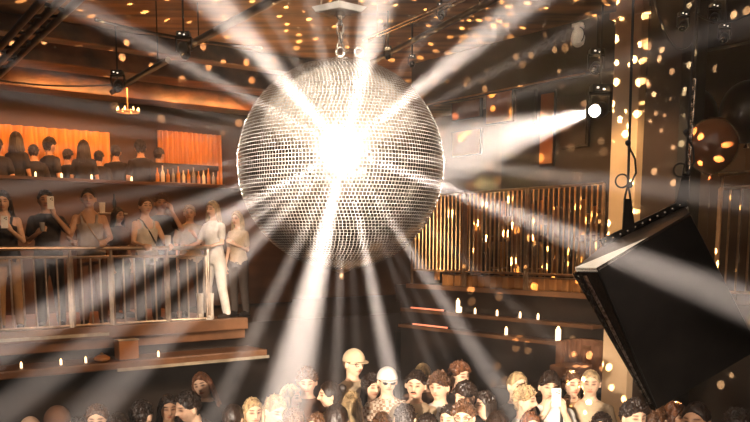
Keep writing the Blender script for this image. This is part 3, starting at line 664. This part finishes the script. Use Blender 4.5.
def body_mesh(pose, lean, tilt, nod, turn, fem, vox, stance):
    key = ('b', pose, lean, tilt, nod, turn, fem, vox, stance)
    if key in _cache: return _cache[key]
    B = bendM(lean); HM = headM(lean, tilt, nod, turn); mb = MB()
    sw = .92 if fem else 1.0
    up = MB(); up.loft([((0, y, z), rx*sw, ry*(.95 if fem else 1)) for z, rx, ry, y in TORSO], 22)
    up.tube([(0, .012, 1.44), (0, .005, 1.50)], [.058*sw, .055*sw], 14)
    for sd, ps in ((1, pose[0]), (-1, pose[1])):
        e, w, d = POSES[ps]; e = Vector((e[0]*sd*sw, e[1], e[2])); w = Vector((w[0]*sd, w[1], w[2])); d = Vector((d[0]*sd, d[1], d[2]))
        limb(up, [Vector((.165*sd*sw, 0, 1.395)), e, w], [.052*sw, .038*sw, .026*sw]); hand(up, w, d, sd)
    bmesh.ops.transform(up.bm, matrix=B, verts=up.bm.verts)
    tm = bpy.data.meshes.new('t'); up.bm.to_mesh(tm); up.bm.free(); mb.bm.from_mesh(tm); bpy.data.meshes.remove(tm)
    nk0, nk1 = B @ Vector((0, .010, 1.46)), HM @ Vector((0, .008, 1.60)); mb.tube([nk0, nk0.lerp(nk1, .5), nk1], [.062*sw, .058*sw, .060*sw], 14)
    sphere_mesh(mb, lambda d: HC+head_pt(d), 40, 34, HM)
    for sd in (-1, 1):
        q = MB().ball((0, 0, 0), (.010, .020, .032), 10, 8); bmesh.ops.transform(q.bm, matrix=HM @ Matrix.Translation(HC+Vector((sd*.090, .008, -.005))) @ Matrix.Rotation(sd*.35, 4, 'Z'), verts=q.bm.verts)
        tm = bpy.data.meshes.new('t'); q.bm.to_mesh(tm); q.bm.free(); mb.bm.from_mesh(tm); bpy.data.meshes.remove(tm)
        hx, st = .085*sd, stance*sd
        limb(mb, [Vector((hx, 0, .92)), Vector((hx+.01*sd+st*.3, -.02, .50)), Vector((hx+.01*sd+st*.6, .02, .09))], [.088, .058, .040])
        mb.ball((hx+.01*sd+st*.6, -.06, .045), (.042, .115, .042), 14, 10)
    me = bpy.data.meshes.new('body'); mb.bm.to_mesh(me); mb.bm.free()
    me = remesh(me, vox, 1)
    # facial colouring (lips, brows, eyes), carried as a colour attribute
    n = len(me.vertices); co = np.empty(n*3); me.vertices.foreach_get('co', co); co = co.reshape(-1, 3)
    inv = np.array(HM.inverted()); p = co @ inv[:3, :3].T+inv[:3, 3]-np.array(HC); x, y, z = np.abs(p[:, 0]), p[:, 1], p[:, 2]
    col = np.ones((n, 4)); g = lambda u, s: np.exp(-(u/s)**2)
    fr = (y < -.045) & (np.abs(z) < .13) & (x < .08)
    def mixc(w, c):
        w = np.where(fr, np.clip(w, 0, 1), 0)[:, None]; col[:, :3] = col[:, :3]*(1-w)+np.array(c)*w
    mixc(.55*g(z-.008, .013)*g(x-.033, .022), (.45, .26, .18)); mixc(1.5*g(z-.009, .0065)*g(x-.033, .0155), (.05, .025, .015)); mixc(1.5*g(z-.035, .0055)*g(x-.035, .020), (.12, .06, .04)); mixc(.8*g(z+.036, .006)*g(x-.009, .006), (.30, .14, .09)); mixc(.6*g(z+.062, .003)*g(x, .024), (.2, .06, .05))
    mixc(1.2*g(z+.061, .010)*g(x, .025), (.62, .26, .22)); mixc(.5*g(z+.045, .005)*g(x, .012), (.5, .3, .25)); mixc(.30*g(z+.02, .03)*g(x-.045, .02), (.95, .72, .66))
    at = me.color_attributes.new('paint', 'FLOAT_COLOR', 'POINT'); at.data.foreach_set('color', col.astype(np.float32).ravel())
    _cache[key] = me; return me
def shirt_mesh(pose, lean, fem, sleeve, vox, long=False):
    key = ('s', pose, lean, fem, sleeve, vox, long)
    if key in _cache: return _cache[key]
    sw = .92 if fem else 1.0; up = MB(); T = [t for t in TORSO if t[0] <= (1.35 if sleeve == 'tank' else 1.45)]
    rs = [((0, y, z), rx*sw+.017, ry+.017) for z, rx, ry, y in T]; rs[0] = ((0, 0, .87), .165*sw+.014, .122)
    if long: rs.insert(0, ((0, 0, .70), .21*sw, .16))
    if sleeve == 'tank':
        up.loft(rs, 24)
        for s in (-1, 1): up.tube([(s*.085*sw, -.108, 1.33), (s*.095*sw, -.075, 1.42), (s*.095*sw, .02, 1.455), (s*.09*sw, .10, 1.36)], .020, 8)
    else:
        rs.append(((0, .008, 1.482), .094*sw, .072)); up.loft(rs, 24)
        for sd, ps in ((1, pose[0]), (-1, pose[1])):
            e, w, d = POSES[ps]; e = Vector((e[0]*sd*sw, e[1], e[2])); w = Vector((w[0]*sd, w[1], w[2])); s0 = Vector((.158*sd*sw, 0, 1.395))
            if sleeve == 'long': limb(up, [s0, e, e.lerp(w, .93)], [.066*sw, .053*sw, .040*sw])
            else: limb(up, [s0, s0.lerp(e, .68)], [.066*sw, .058*sw])
    bmesh.ops.transform(up.bm, matrix=bendM(lean), verts=up.bm.verts)
    me = bpy.data.meshes.new('shirt'); up.bm.to_mesh(me); up.bm.free(); me = remesh(me, .013, 1)
    # cloth folds
    for v in me.vertices:
        c = v.co; v.co = c+v.normal*(.007*noise.noise(Vector((c.x*9, c.y*9, c.z*5)))+.004*noise.noise(c*22))
    _cache[key] = me; return me
def legs_mesh(stance, skirt=False):
    key = ('l', stance, skirt)
    if key in _cache: return _cache[key]
    mb = MB(); mb.loft([((0, 0, .84), .168, .12), ((0, 0, .93), .176, .124), ((0, 0, 1.02), .160, .112)], 22)
    for sd in (-1, 1):
        hx, st = .085*sd, stance*sd
        limb(mb, [Vector((hx, 0, .90)), Vector((hx+.01*sd+st*.3, -.02, .50)), Vector((hx+.01*sd+st*.6, .02, .11))], [.100, .074, .062])
    me = bpy.data.meshes.new('trousers'); mb.bm.to_mesh(me); mb.bm.free(); me = remesh(me, .016, 1); _cache[key] = me; return me
def shoe_mesh(stance, sd):
    key = ('f', stance, sd)
    if key in _cache: return _cache[key]
    x = .095*sd+stance*sd*.6; mb = MB(); mb.ball((x, -.06, .05), (.05, .135, .05), 14, 10); mb.box((x, -.055, .014), (.09, .26, .028)); mb.tube([(x, .02, .05), (x, .025, .13)], .05, 12)
    _cache[key] = mb.mesh('shoe'); return _cache[key]
def hair_mesh(style, hm, key2):
    key = ('h', style, key2)
    if key in _cache: return _cache[key]
    mb = MB(); curly = 'curly' in style; rnd = random.Random(hash(style) % 97 if 0 else len(style)*7+int(abs(key2[0])*50))
    base, amp, fs = (.009, .010, 26) if not curly else (.014, .022, 30)
    if 'crop' in style: base, amp = .009, .004
    if 'sleek' in style or 'bun' in style: base, amp = .013, .003
    hl = {'crop': .50, 'short': .46, 'fringe': .30, 'curly': .40}.get(style.split('_')[0], .46)
    low = -.98 if 'long' in style else (-.55 if 'crop' in style else -.70)
    def fn(d):
        az = math.atan2(abs(d.x), -d.y)      # 0 front, pi back
        front = hl+.10*math.cos(az*3)*(az < 1)
        men = style.split('_')[0] in ('crop', 'short', 'fringe', 'curly') and 'long' not in style
        edge = front+((.10 if men else -.05)-front)*smooth(.60, 1.25, az); edge = edge+(low-edge)*smooth(1.75 if men else 1.55, 2.25 if men else 2.0, az)
        m = smooth(edge-.03, edge+.05, d.z)
        s = noise.noise(Vector((d.x*fs*.30, d.y*fs*.30, d.z*fs*.18))+Vector((3, 1, 7))); s2 = noise.noise(d*fs*.45)
        g = -.014+m*(base+.014+amp*(s*1.1+s2*.9)+(.012 if curly or 'fringe' in style else .004)*max(0, d.z))
        if 'fringe' in style and az < 1: g += .012*m*smooth(.75, .3, d.z)
        return HC+head_pt(d, False, g)
    sphere_mesh(mb, fn, 72, 48, hm)
    def add(q):
        bmesh.ops.transform(q.bm, matrix=hm, verts=q.bm.verts); tm = bpy.data.meshes.new('t'); q.bm.to_mesh(tm); q.bm.free(); mb.bm.from_mesh(tm); bpy.data.meshes.remove(tm)
    if 'bun' in style: q = MB().ball(HC+Vector((0, .125, .065)), (.042, .040, .040), 14, 10); add(q)
    if 'long' in style or 'bob' in style:
        q = MB(); ln = .30 if 'long' in style else .14
        for i in range(34):
            az = math.radians(70+220*i/33+rnd.uniform(-3, 3)); x, y = math.sin(az), -math.cos(az)
            a = HC+Vector((x*.088, y*.104, .03)); b = HC+Vector((x*.098, y*.106+.006, -.08)); c = HC+Vector((x*(.105+rnd.uniform(-.01, .02)), y*.10+.018, -.08-ln*.55)); e = HC+Vector((x*(.115+rnd.uniform(-.02, .03)), y*.08+.03, -.08-ln*rnd.uniform(.85, 1.1)))
            if curly:
                b += Vector((rnd.uniform(-.015, .015),)*3); c += Vector((rnd.uniform(-.02, .02),)*3)
            q.tube([a, b, c, e], [.014, .017, .015, .004], 7)
        add(q)
    if curly or style.startswith('short'):
        q = MB(); n = 90 if curly else 50
        for i in range(n):
            z = rnd.uniform(.25, 1); az = rnd.uniform(0, 2*math.pi); r = math.sqrt(1-z*z); d = Vector((r*math.sin(az), -r*math.cos(az), z))
            if d.y < -.5 and z < .55: continue
            p = HC+head_pt(d, False, base+.006); t = d.cross(Vector((0, 0, 1)))+Vector((rnd.uniform(-.8, .8), rnd.uniform(-.8, .8), .2)); t.normalize(); L = .022 if curly else .030
            q.tube([p-t*L-d*.012, p+d*.007, p+t*L-d*.006], [.003, .008 if curly else .005, .002], 6)
        add(q)
    _cache[key] = mb.mesh('hair'); return _cache[key]
def person(p, h, yaw, label, hair='short', hm='hdark', shirt='cblack', sleeve='short', skin='skin', pose=('down', 'down'), lean=0, tilt=0, nod=0, turn=0, fem=False,
           trousers='cdenim', vox=.0078, stance=.04, cap=None, glasses=None, strap=None, long=False, beard=False, group=None, cat='person'):
    s = h/1.78; t = thing('person', label, cat, p, R(yaw), group); t.scale = (s, s, s)
    lean, tilt, nod, turn = R(lean), R(tilt), R(nod), R(turn); HM = headM(lean, tilt, nod, turn)
    link('body', body_mesh(pose, lean, tilt, nod, turn, fem, vox, stance), skin, t)
    if hair: link('hair', hair_mesh(hair, HM, (tilt, lean, nod, turn)), hm, t)
    link('shirt' if not long else 'dress', shirt_mesh(pose, lean, fem, sleeve, vox, long), shirt, t)
    link('trousers', legs_mesh(stance), trousers, t)
    for sd in (-1, 1): link('shoe', shoe_mesh(stance, sd), 'cblack', t)
    X = lambda q: HM @ (HC+Vector(q))
    if cap:
        mb = MB()
        def fn(d):
            z = max(d.z, -.02); v = head_pt(Vector((d.x, d.y, z)), False, .017); v.z = v.z*.83+.030; return HC+v
        sphere_mesh(mb, fn, 36, 20, HM)
        q = MB(); pts = [Vector((.078*math.cos(a), -.075-.105*math.sin(a), .038-.012*math.sin(a))) for a in [math.pi*i/14 for i in range(15)]]
        q.poly([HC+v for v in pts], [HC+v-Vector((0, 0, .007)) for v in pts]); bmesh.ops.transform(q.bm, matrix=HM, verts=q.bm.verts); tm = bpy.data.meshes.new('t'); q.bm.to_mesh(tm); q.bm.free(); mb.bm.from_mesh(tm)
        mb.build('cap', cap, t)
    if glasses:
        q = MB()
        for sd in (-1, 1):
            c = HC+Vector((sd*.032, -.098, .006)); q.tube([c+Vector((.027*math.cos(a), 0, .020*math.sin(a))) for a in [2*math.pi*i/16 for i in range(16)]], .0032, 6, True)
            q.tube([c+Vector((sd*.027, 0, .006)), HC+Vector((sd*.080, -.02, .010)), HC+Vector((sd*.084, .02, 0))], .003, 6)
            if glasses == 'sun': q.ball(c, (.026, .003, .019), 12, 8)
        q.tube([HC+Vector((-.007, -.100, .010)), HC+Vector((.007, -.100, .010))], .003, 6)
        bmesh.ops.transform(q.bm, matrix=HM, verts=q.bm.verts); q.build('glasses', 'black', t)
    if beard:
        q = MB(); q.tube([HC+Vector((-.026, -.098, -.050)), HC+Vector((0, -.108, -.044)), HC+Vector((.026, -.098, -.050))], [.004, .007, .004], 8); bmesh.ops.transform(q.bm, matrix=HM, verts=q.bm.verts); q.build('moustache', hm, t)
    if strap:
        q = MB(); kind, sm = strap; k = .92 if fem else 1
        if kind == 'cross':
            q.tube([(-.10*k, .03, 1.475), (-.085*k, -.08, 1.43), (0, -.135, 1.28), (.10*k, -.125, 1.12), (.165*k, -.06, 1.02), (.17*k, .04, 1.02)], .011, 8)
        else:
            for s_ in (-1, 1): q.tube([(s_*.11, .03, 1.475), (s_*.10, -.09, 1.43), (s_*.09, -.135, 1.28), (s_*.09, -.128, 1.10)], .014, 8)
        bmesh.ops.transform(q.bm, matrix=bendM(lean), verts=q.bm.verts); q.build('shoulder_strap' if kind == 'cross' else 'suspenders', sm, t)
    t['_s'] = s; del t['_s']
    mw = Matrix.Translation(Vector(p)) @ Matrix.Rotation(R(yaw), 4, 'Z') @ Matrix.Scale(s, 4) @ bendM(lean)
    return t, mw
def phone(label, mw, loc, rot=(0, 0, 0), m='white'):
    t = thing('phone', label, 'phone'); t.matrix_world = mw.normalized() if 0 else Matrix.Translation(mw @ Vector(loc)) @ mw.to_quaternion().to_matrix().to_4x4() @ Matrix.Rotation(rot[0], 4, 'X') @ Matrix.Rotation(rot[1], 4, 'Y')
    cs = MB().box((0, 0, 0), (.078, .010, .155)).build('case', m, t, bevel=.003)
    MB().box((0, .0052, 0), (.070, .003, .146)).build('screen', 'black', t, bevel=.001)
    for dx, dz in ((.020, .055), (.020, .032), (.002, .044)):
        o = MB().lathe([(.008, 0), (.008, .003)], seg=12).build('camera_lens', 'black', cs, smooth=True); o.location = (dx, -.005, dz); o.rotation_euler = (math.pi/2, 0, 0)
    return t
def cup(label, p, m='glass', s=1.0, cat='glass', name='drink_glass'):
    t = thing(name, label, cat, p)
    MB().lathe([(.024*s, 0), (.026*s, .005*s), (.034*s, .11*s), (.032*s, .11*s), (.024*s, .01*s)], seg=16).build('tumbler', m, t)
    MB().lathe([(.022*s, .012*s), (.029*s, .075*s)], seg=14).build('drink', 'amber' if m == 'glass' else m, t); return t
# each entry: px x, px y of the head top, height, yaw, label, options
PEOPLE = [
 (353, 349, 1.90, 40, 'tall person in a pale cap and glasses, standing above the crowd', dict(cap='ccream', glasses='clear', hair='crop', hm='hbrown', shirt='ccream')),
 (307, 367, 1.78, 3, 'person with short curly hair facing forward in a dark T-shirt', dict(hair='curly', hm='hbrown', shirt='cbrown', nod=8)),
 (331, 381, 1.70, -75, 'person in left profile with dark hair pulled back, left of the pale cap', dict(hair='sleek_bun', hm='hdark', shirt='ccream', fem=True)),
 (336, 404, 1.72, 172, 'back of a smooth dark head in front of the curly haired person', dict(hair='sleek', hm='hdark', shirt='cblack')),
 (289, 384, 1.66, 70, 'pale blurred person looking right, behind the dark T-shirt shoulder', dict(hair='bob', hm='hblond', shirt='cwhite', fem=True)),
 (271, 392, 1.72, 40, 'person with light blond hair and pale top looking down', dict(hair='short', hm='hblond', shirt='cwhite', nod=18)),
 (252, 397, 1.66, 25, 'leftmost pale blond person, beside the bent dark back', dict(hair='long', hm='hblond', shirt='ccream', fem=True)),
 (206, 371, 1.74, -8, 'person with long auburn hair tilting the head', dict(hair='long', hm='hred', shirt='cblack', fem=True, tilt=-14)),
 (186, 394, 1.86, -50, 'person with dark hair bending down in a black top', dict(hair='short', hm='hdark', shirt='cblack', lean=42, nod=-30, tilt=8)),
 (168, 394, 1.66, 20, 'dim person left of the bending one, face half in shadow', dict(hair='bob', hm='hdark', shirt='cbrown', skin='skin2', fem=True)),
 (97, 404, 1.70, 10, 'dim person in tan top with raised hands at the lower left', dict(hair='short', hm='hbrown', shirt='ctan', skin='skin', pose=('chest', 'chest'))),
 (57, 406, 1.74, 15, 'dim person in a brown cap near the lower left corner', dict(hair='crop', cap='cbrown', hm='hdark', shirt='cblack', skin='skin2')),
 (30, 414, 1.70, 0, 'dim bald person at the lower left corner', dict(hair=None, shirt='cblack')),
 (140, 400, 1.70, 160, 'dim dark haired person seen from behind, left of the bending one', dict(hair='short', hm='hdark', shirt='cblack')),
 (352, 391, 1.60, 185, 'person with long blond hair seen from behind, below the pale cap', dict(hair='long', hm='hblond', shirt='ccream', fem=True)),
 (371, 374, 1.68, 30, 'person with long dark curls between two caps', dict(hair='curly_long', hm='hdark', shirt='cbrown', fem=True)),
 (387, 367, 1.78, 10, 'person in a white cap and sunglasses caught in a beam', dict(cap='cwhite', glasses='sun', hair='crop', hm='hbrown', shirt='cplaid', sleeve='long')),
 (415, 370, 1.80, -12, 'person with a dark moustache in a light T-shirt', dict(hair='short', hm='hdark', shirt='ccream', beard=True, tilt=4)),
 (423, 363, 1.74, 180, 'pale head of a person far behind the moustached one', dict(hair='crop', hm='hblond', shirt='cbrown')),
 (440, 372, 1.78, -28, 'young person with wavy brown hair in a white shirt and dark strap', dict(hair='fringe_curly', hm='hbrown', shirt='cwhite', strap=('cross', 'black'))),
 (459, 362, 1.80, 35, 'person with tousled reddish hair behind the wavy haired one', dict(hair='curly', hm='hred', shirt='cblack')),
 (469, 380, 1.78, -55, 'dark haired person looking left toward the wavy haired one', dict(hair='fringe', hm='hdark', shirt='cblack', nod=8)),
 (486, 390, 1.68, -60, 'dark bob haired person right of the one looking left', dict(hair='bob', hm='hdark', shirt='cbrown', fem=True)),
 (464, 401, 1.70, -15, 'person with light curls and round glasses at the bottom', dict(hair='curly', hm='hbrown', glasses='clear', shirt='ctan', fem=True)),
 (498, 411, 1.72, 175, 'glossy dark crown of a head at the bottom edge', dict(hair='sleek', hm='hdark', shirt='cblack')),
 (517, 371, 1.78, 20, 'pale short haired person far behind, left of the raised phone', dict(hair='crop', hm='hblond', shirt='cblack')),
 (524, 386, 1.70, 60, 'flash-lit person with pale curls, left of the raised phone', dict(hair='curly', hm='hblond', shirt='cwhite', fem=True)),
 (550, 371, 1.82, -4, 'person with thick dark hair holding a white phone before the face', dict(hair='fringe', hm='hdark', shirt='cwhite', pose=('phone', 'phone'), strap=('sus', 'black'), vox=.0075)),
 (571, 384, 1.62, -10, 'person in dark clothes raising an open hand beside the phone', dict(hair='sleek', hm='hdark', shirt='cblack', sleeve='long', pose=('down', 'face'))),
 (572, 370, 1.76, 10, 'blurred person in tan far behind the raised hand', dict(hair='short', hm='hbrown', shirt='ctan')),
 (591, 369, 1.78, -15, 'blurred pale person standing far behind next to the column', dict(hair='crop', hm='hblond', shirt='ccream')),
 (634, 400, 1.76, 12, 'person with a dark wavy mop under the corner of the loudspeaker', dict(hair='curly', hm='hdark', shirt='cblack')),
 (655, 404, 1.70, 150, 'brown haired person under the tip of the loudspeaker', dict(hair='short', hm='hbrown', shirt='cbrown')),
 (674, 401, 1.68, 40, 'auburn haired person between the loudspeaker tip and the cropped head', dict(hair='bob', hm='hred', shirt='cblack', skin='skin2', fem=True)),
 (698, 401, 1.86, -42, 'person with a short crop and a bright ear at the bottom right', dict(hair='crop', hm='hdark', shirt='cblack', skin='skin2')),
 (405, 404, 1.66, 170, 'dark head seen from behind below the moustached person', dict(hair='short', hm='hdark', shirt='cblack')),
 (428, 413, 1.60, -20, 'small dark head at the bottom edge below the wavy haired one', dict(hair='short', hm='hdark', shirt='cblack')),
 (382, 412, 1.60, 175, 'brown head from behind at the bottom edge under the beam', dict(hair='long', hm='hbrown', shirt='cblack', fem=True)),
 (118, 412, 1.66, -15, 'dim small face right of the tan top at the lower left', dict(hair='bob', hm='hdark', shirt='cblack', skin='skin2', fem=True)),
 (77, 417, 1.62, 20, 'dim person low at the bottom edge between the brown cap and the tan top', dict(hair='short', hm='hdark', shirt='cbrown')),
 (294, 408, 1.66, 165, 'short brown hair from behind below the dark T-shirt', dict(hair='short', hm='hbrown', shirt='cblack')),
 (318, 412, 1.60, -30, 'low pale face right of the dark T-shirt at the bottom edge', dict(hair='bob', hm='hbrown', shirt='ccream', fem=True)),
 (451, 404, 1.64, -35, 'pale cheeked person low between the white shirt and the round glasses', dict(hair='short', hm='hdark', shirt='cwhite')),
 (530, 411, 1.58, 10, 'low auburn head left of the white shirt with suspenders', dict(hair='bob', hm='hred', shirt='cblack', fem=True)),
 (602, 412, 1.60, -20, 'low dark head at the foot of the pale column', dict(hair='short', hm='hdark', shirt='cblack')),
 (738, 408, 1.74, 170, 'dark head from behind at the bottom right corner', dict(hair='short', hm='hdark', shirt='cblack')),
 (232, 404, 1.62, 160, 'dark haired person from behind beside the bent black back', dict(hair='sleek', hm='hdark', shirt='cblack', fem=True)),
]
HEIGHTS = {}
#HEIGHTS#
for i, (px, py, h, yaw, label, kw) in enumerate(PEOPLE):
    h = HEIGHTS.get(i, h); kw = dict(kw); lean = kw.get('lean', 0)
    topz = h*1.0
    if lean: # head top of a bent figure
        hm_ = headM(R(lean), R(kw.get('tilt', 0)), R(kw.get('nod', 0)), 0); q = hm_ @ (HC+Vector((0, 0, .12))); topz = q.z*h/1.78
        pos = onZ(px, py, topz); off = Matrix.Rotation(R(yaw), 3, 'Z') @ Vector((q.x, q.y, 0))*h/1.78; pos = pos-off
    else: pos = onZ(px, py, topz)
    t, mw = person((pos.x, pos.y, 0), h, yaw+math.degrees(math.atan2(-pos.x, pos.y)) if 0 else yaw, label, **kw)
    if 'white phone' in label: phone('white phone with three lenses held up before a face in the crowd', mw, (0, -.43, 1.625))

# people on the left gallery, elbows at the rail
def gal(px, b, h, yaw, label, zf=1.86, **kw):
    p = onB(px, 230, b); return person((p.x, p.y, zf), h, yaw, label, **kw)
t, mw = gal(5, .35, 1.74, 18, 'long haired person at the left end of the gallery looking at a phone', hair='long', hm='hdark', shirt='cblack', sleeve='tank', fem=True, pose=('chest', 'down'), nod=10, trousers='ctan')
phone('pale phone held low by the long haired person at the left edge', mw, (.035, -.39, 1.37), (-.3, 0))
t, mw = gal(47, .40, 1.76, 22, 'dark clothed gallery person filming with a phone before the face', hair='short', hm='hdark', shirt='cblack', pose=('cam', 'drink'), skin='skin2', trousers='cblack')
phone('pale phone raised at eye level on the left gallery', mw, (.05, -.41, 1.60), (0, 0))
cup('glass in the hand of the gallery person filming with a phone', mw @ Vector((-.06, -.37, 1.25)))
t, mw = gal(90, .35, 1.80, 15, 'gallery person with cropped hair, light sleeveless top and crossbody strap', hair='crop', hm='hdark', shirt='cgrey', sleeve='tank', skin='skin2', pose=('rail', 'rail'), strap=('cross', 'raild'), trousers='cbrown')
t, mw = gal(146, .32, 1.72, 38, 'gallery person with a dark bun and white tank top looking right', hair='sleek_bun', hm='hbrown', shirt='cwhite', sleeve='tank', fem=True, pose=('rail', 'rail'), strap=('cross', 'black'), trousers='cblack')
t, mw = gal(162, .95, 1.80, 20, 'gallery person behind the white tank top, hand up at the face', hair='curly', hm='hbrown', shirt='cblack', skin='skin2', pose=('face', 'down'), trousers='cblack')
t, mw = gal(214, .40, 1.70, -30, 'pale gallery person in white at the end of the handrail', hair='bob', hm='hblond', shirt='cwhite', fem=True, pose=('rail', 'rail'), trousers='cwhite', stance=.16)
t, mw = gal(190, 1.0, 1.66, 10, 'pale person standing behind the end of the gallery handrail', hair='short', hm='hblond', shirt='ccream', pose=('chest', 'down'))
t, mw = gal(238, 1.3, 1.66, -25, 'pale gallery person nearest the mirror ball', hair='long', hm='hblond', shirt='ccream', fem=True, pose=('drink', 'down'), zf=1.80)
t, mw = gal(118, 1.5, 1.62, 60, 'dim gallery person behind the side table in brown', hair='bob', hm='hdark', shirt='cbrown', skin='skin2', fem=True)
cup('white cup standing on the handrail right of the white tank top', onB(168, 246, 0), 'white', 1.3, 'cup', 'paper_cup')
# guests on the rear tier, seen dark against the curtain
for px, h, hr, yaw, l in ((-2, 1.66, 'short', 190, 'dark figure cut by the left edge before the amber curtain'), (17, 1.80, 'bob', 170, 'tall dark figure near the left edge before the amber curtain'), (34, 1.60, 'short', 200, 'short dark figure between two taller ones before the amber curtain'),
                   (50, 1.74, 'curly', 150, 'curly dark figure before the middle of the amber curtain'), (68, 1.58, 'short', 170, 'lower dark figure right of the curly one before the curtain'), (84, 1.72, 'long', 185, 'long haired dark figure before the right half of the amber curtain'), (99, 1.56, 'short', 180, 'short dark figure at the right end of the long curtain'),
                   (116, 1.70, 'short', 190, 'dark figure just right of the long amber curtain'), (141, 1.78, 'curly', 200, 'tall dark figure left of the short amber curtain'), (159, 1.68, 'short', 160, 'dark figure against the left side of the short curtain')):
    p = onB(px, 160, 3.72+.12*(px % 3)); person((p.x, p.y, 2.95), h, yaw, l, hair=hr, hm='hdark', shirt='cblack', skin='skin2', trousers='cblack', fem=hr in ('bob', 'long'), vox=.014)
# tableware along the parapet and the bottle shelf
for i, (px, k) in enumerate(((35, 'candle on the parapet left of a dark figure'), (61, 'candle on the parapet between two dark figures'), (91, 'candle on the parapet below the curtain end'), (131, 'candle on the parapet right of the long curtain'))):
    candle(k, zon(onB(px, 165, 3.05), 3.97), .42)
t = thing('bottle_shelf', 'dark shelf of bottles before the short amber curtain', 'shelf', onB(188, 175, 3.3), ROTZ)
t.location.z = 3.97; MB().box((0, 0, .015), (1.3, .26, .03)).build('shelf_board', 'raild', t, bevel=.004); MB().box((0, .1, .2), (1.3, .02, .34)).build('backboard', 'walld', t, bevel=.004)
bp = None
for i in range(13):
    x = -.58+i*.096; hgt = (.24, .28, .22)[i % 3]
    w = t.location+U*x+Vector((0, 0, .03)); o = thing('bottle', ('amber', 'white', 'amber', 'clear')[i % 4]+' bottle on the gallery shelf, '+ORD[i]+' from the left', 'bottle', w-V*.03, 0, 'bottles on the gallery shelf')
    if bp is None: bp = {}
    if i % 3 not in bp: bp[i % 3] = MB().lathe([(.030, 0), (.032, .01), (.032, hgt*.55), (.012, hgt*.75), (.012, hgt), (.010, hgt)], seg=14).mesh('glass')
    link('glass', bp[i % 3], ('amber', 'white', 'amber', 'glass')[i % 4], o)
# side table with a bottle and a cup on the gallery
p = onB(112, 213, 1.9); p.z = 1.86; zt = onB(112, 213, 1.9).z-1.86
t = thing('side_table', 'tall round side table with a pale top behind the crossbody strap person', 'table', p)
MB().lathe([(.22, zt-.02), (.23, zt-.01), (.22, zt)], seg=28).build('table_top', 'plate', t); MB().lathe([(.025, .02), (.025, zt-.02)], seg=12).build('stem', 'raild', t); MB().lathe([(.2, 0), (.19, .02), (.03, .03)], seg=24).build('foot', 'raild', t)
cup('white cup on the tall side table', p+Vector((-.13, -.04, zt)), 'white', 1.4, 'cup', 'paper_cup')
t = thing('bottle', 'slim dark bottle with a white base on the tall side table', 'bottle', p+Vector((.05, -.02, zt)))
MB().lathe([(.03, .06), (.03, .17), (.012, .22), (.012, .28)], seg=14).build('glass', 'black', t); MB().lathe([(.031, 0), (.031, .06)], seg=14).build('label', 'white', t)
# clutter on the ledges of the left gallery
t = thing('crate', 'orange lit crate standing before the left railing', 'crate', onB(126, 338, -.16), ROTZ); t.location.z = 1.47
MB().box((0, 0, .12), (.26, .18, .24)).build('crate_body', 'panel', t, bevel=.01); MB().box((0, 0, .25), (.28, .2, .02)).build('lid', 'whiteled', t, bevel=.004)
t = thing('lantern', 'low round orange lantern beside the crate on the left ledge', 'lantern', onB(126, 343, -.25), ROTZ); t.location.z = 1.465; t.location -= U*.32
MB().lathe([(.06, 0), (.10, .03), (.10, .06), (.05, .09)], seg=20).build('shade', 'panel', t); MB().lathe([(.03, .09), (.012, .12)], seg=12).build('cap', 'raild', t)
for i, px in enumerate((20, 60, 85, 158)):
    l = ('left edge', 'second from the left', 'left of the crate', 'right of the crate')[i]
    candle('tiny candle on the left gallery ledge, '+l, zon(onB(px, 345, -.2), 1.465), .4)
t = thing('boots', 'pair of white striped boots on the ledge end under the pale person', 'boots', onB(206, 330, .12), ROTZ-.6); t.location.z = 1.90
for s in (-.07, .07):
    q = MB(); q.tube([(s, 0, .03), (s, 0, .20), (s, .01, .36)], [.045, .042, .055], 14); q.ball((s, -.05, .04), (.042, .11, .04), 14, 8); q.box((s, -.045, .01), (.08, .22, .02)); q.build('boot', 'cwhite', t)
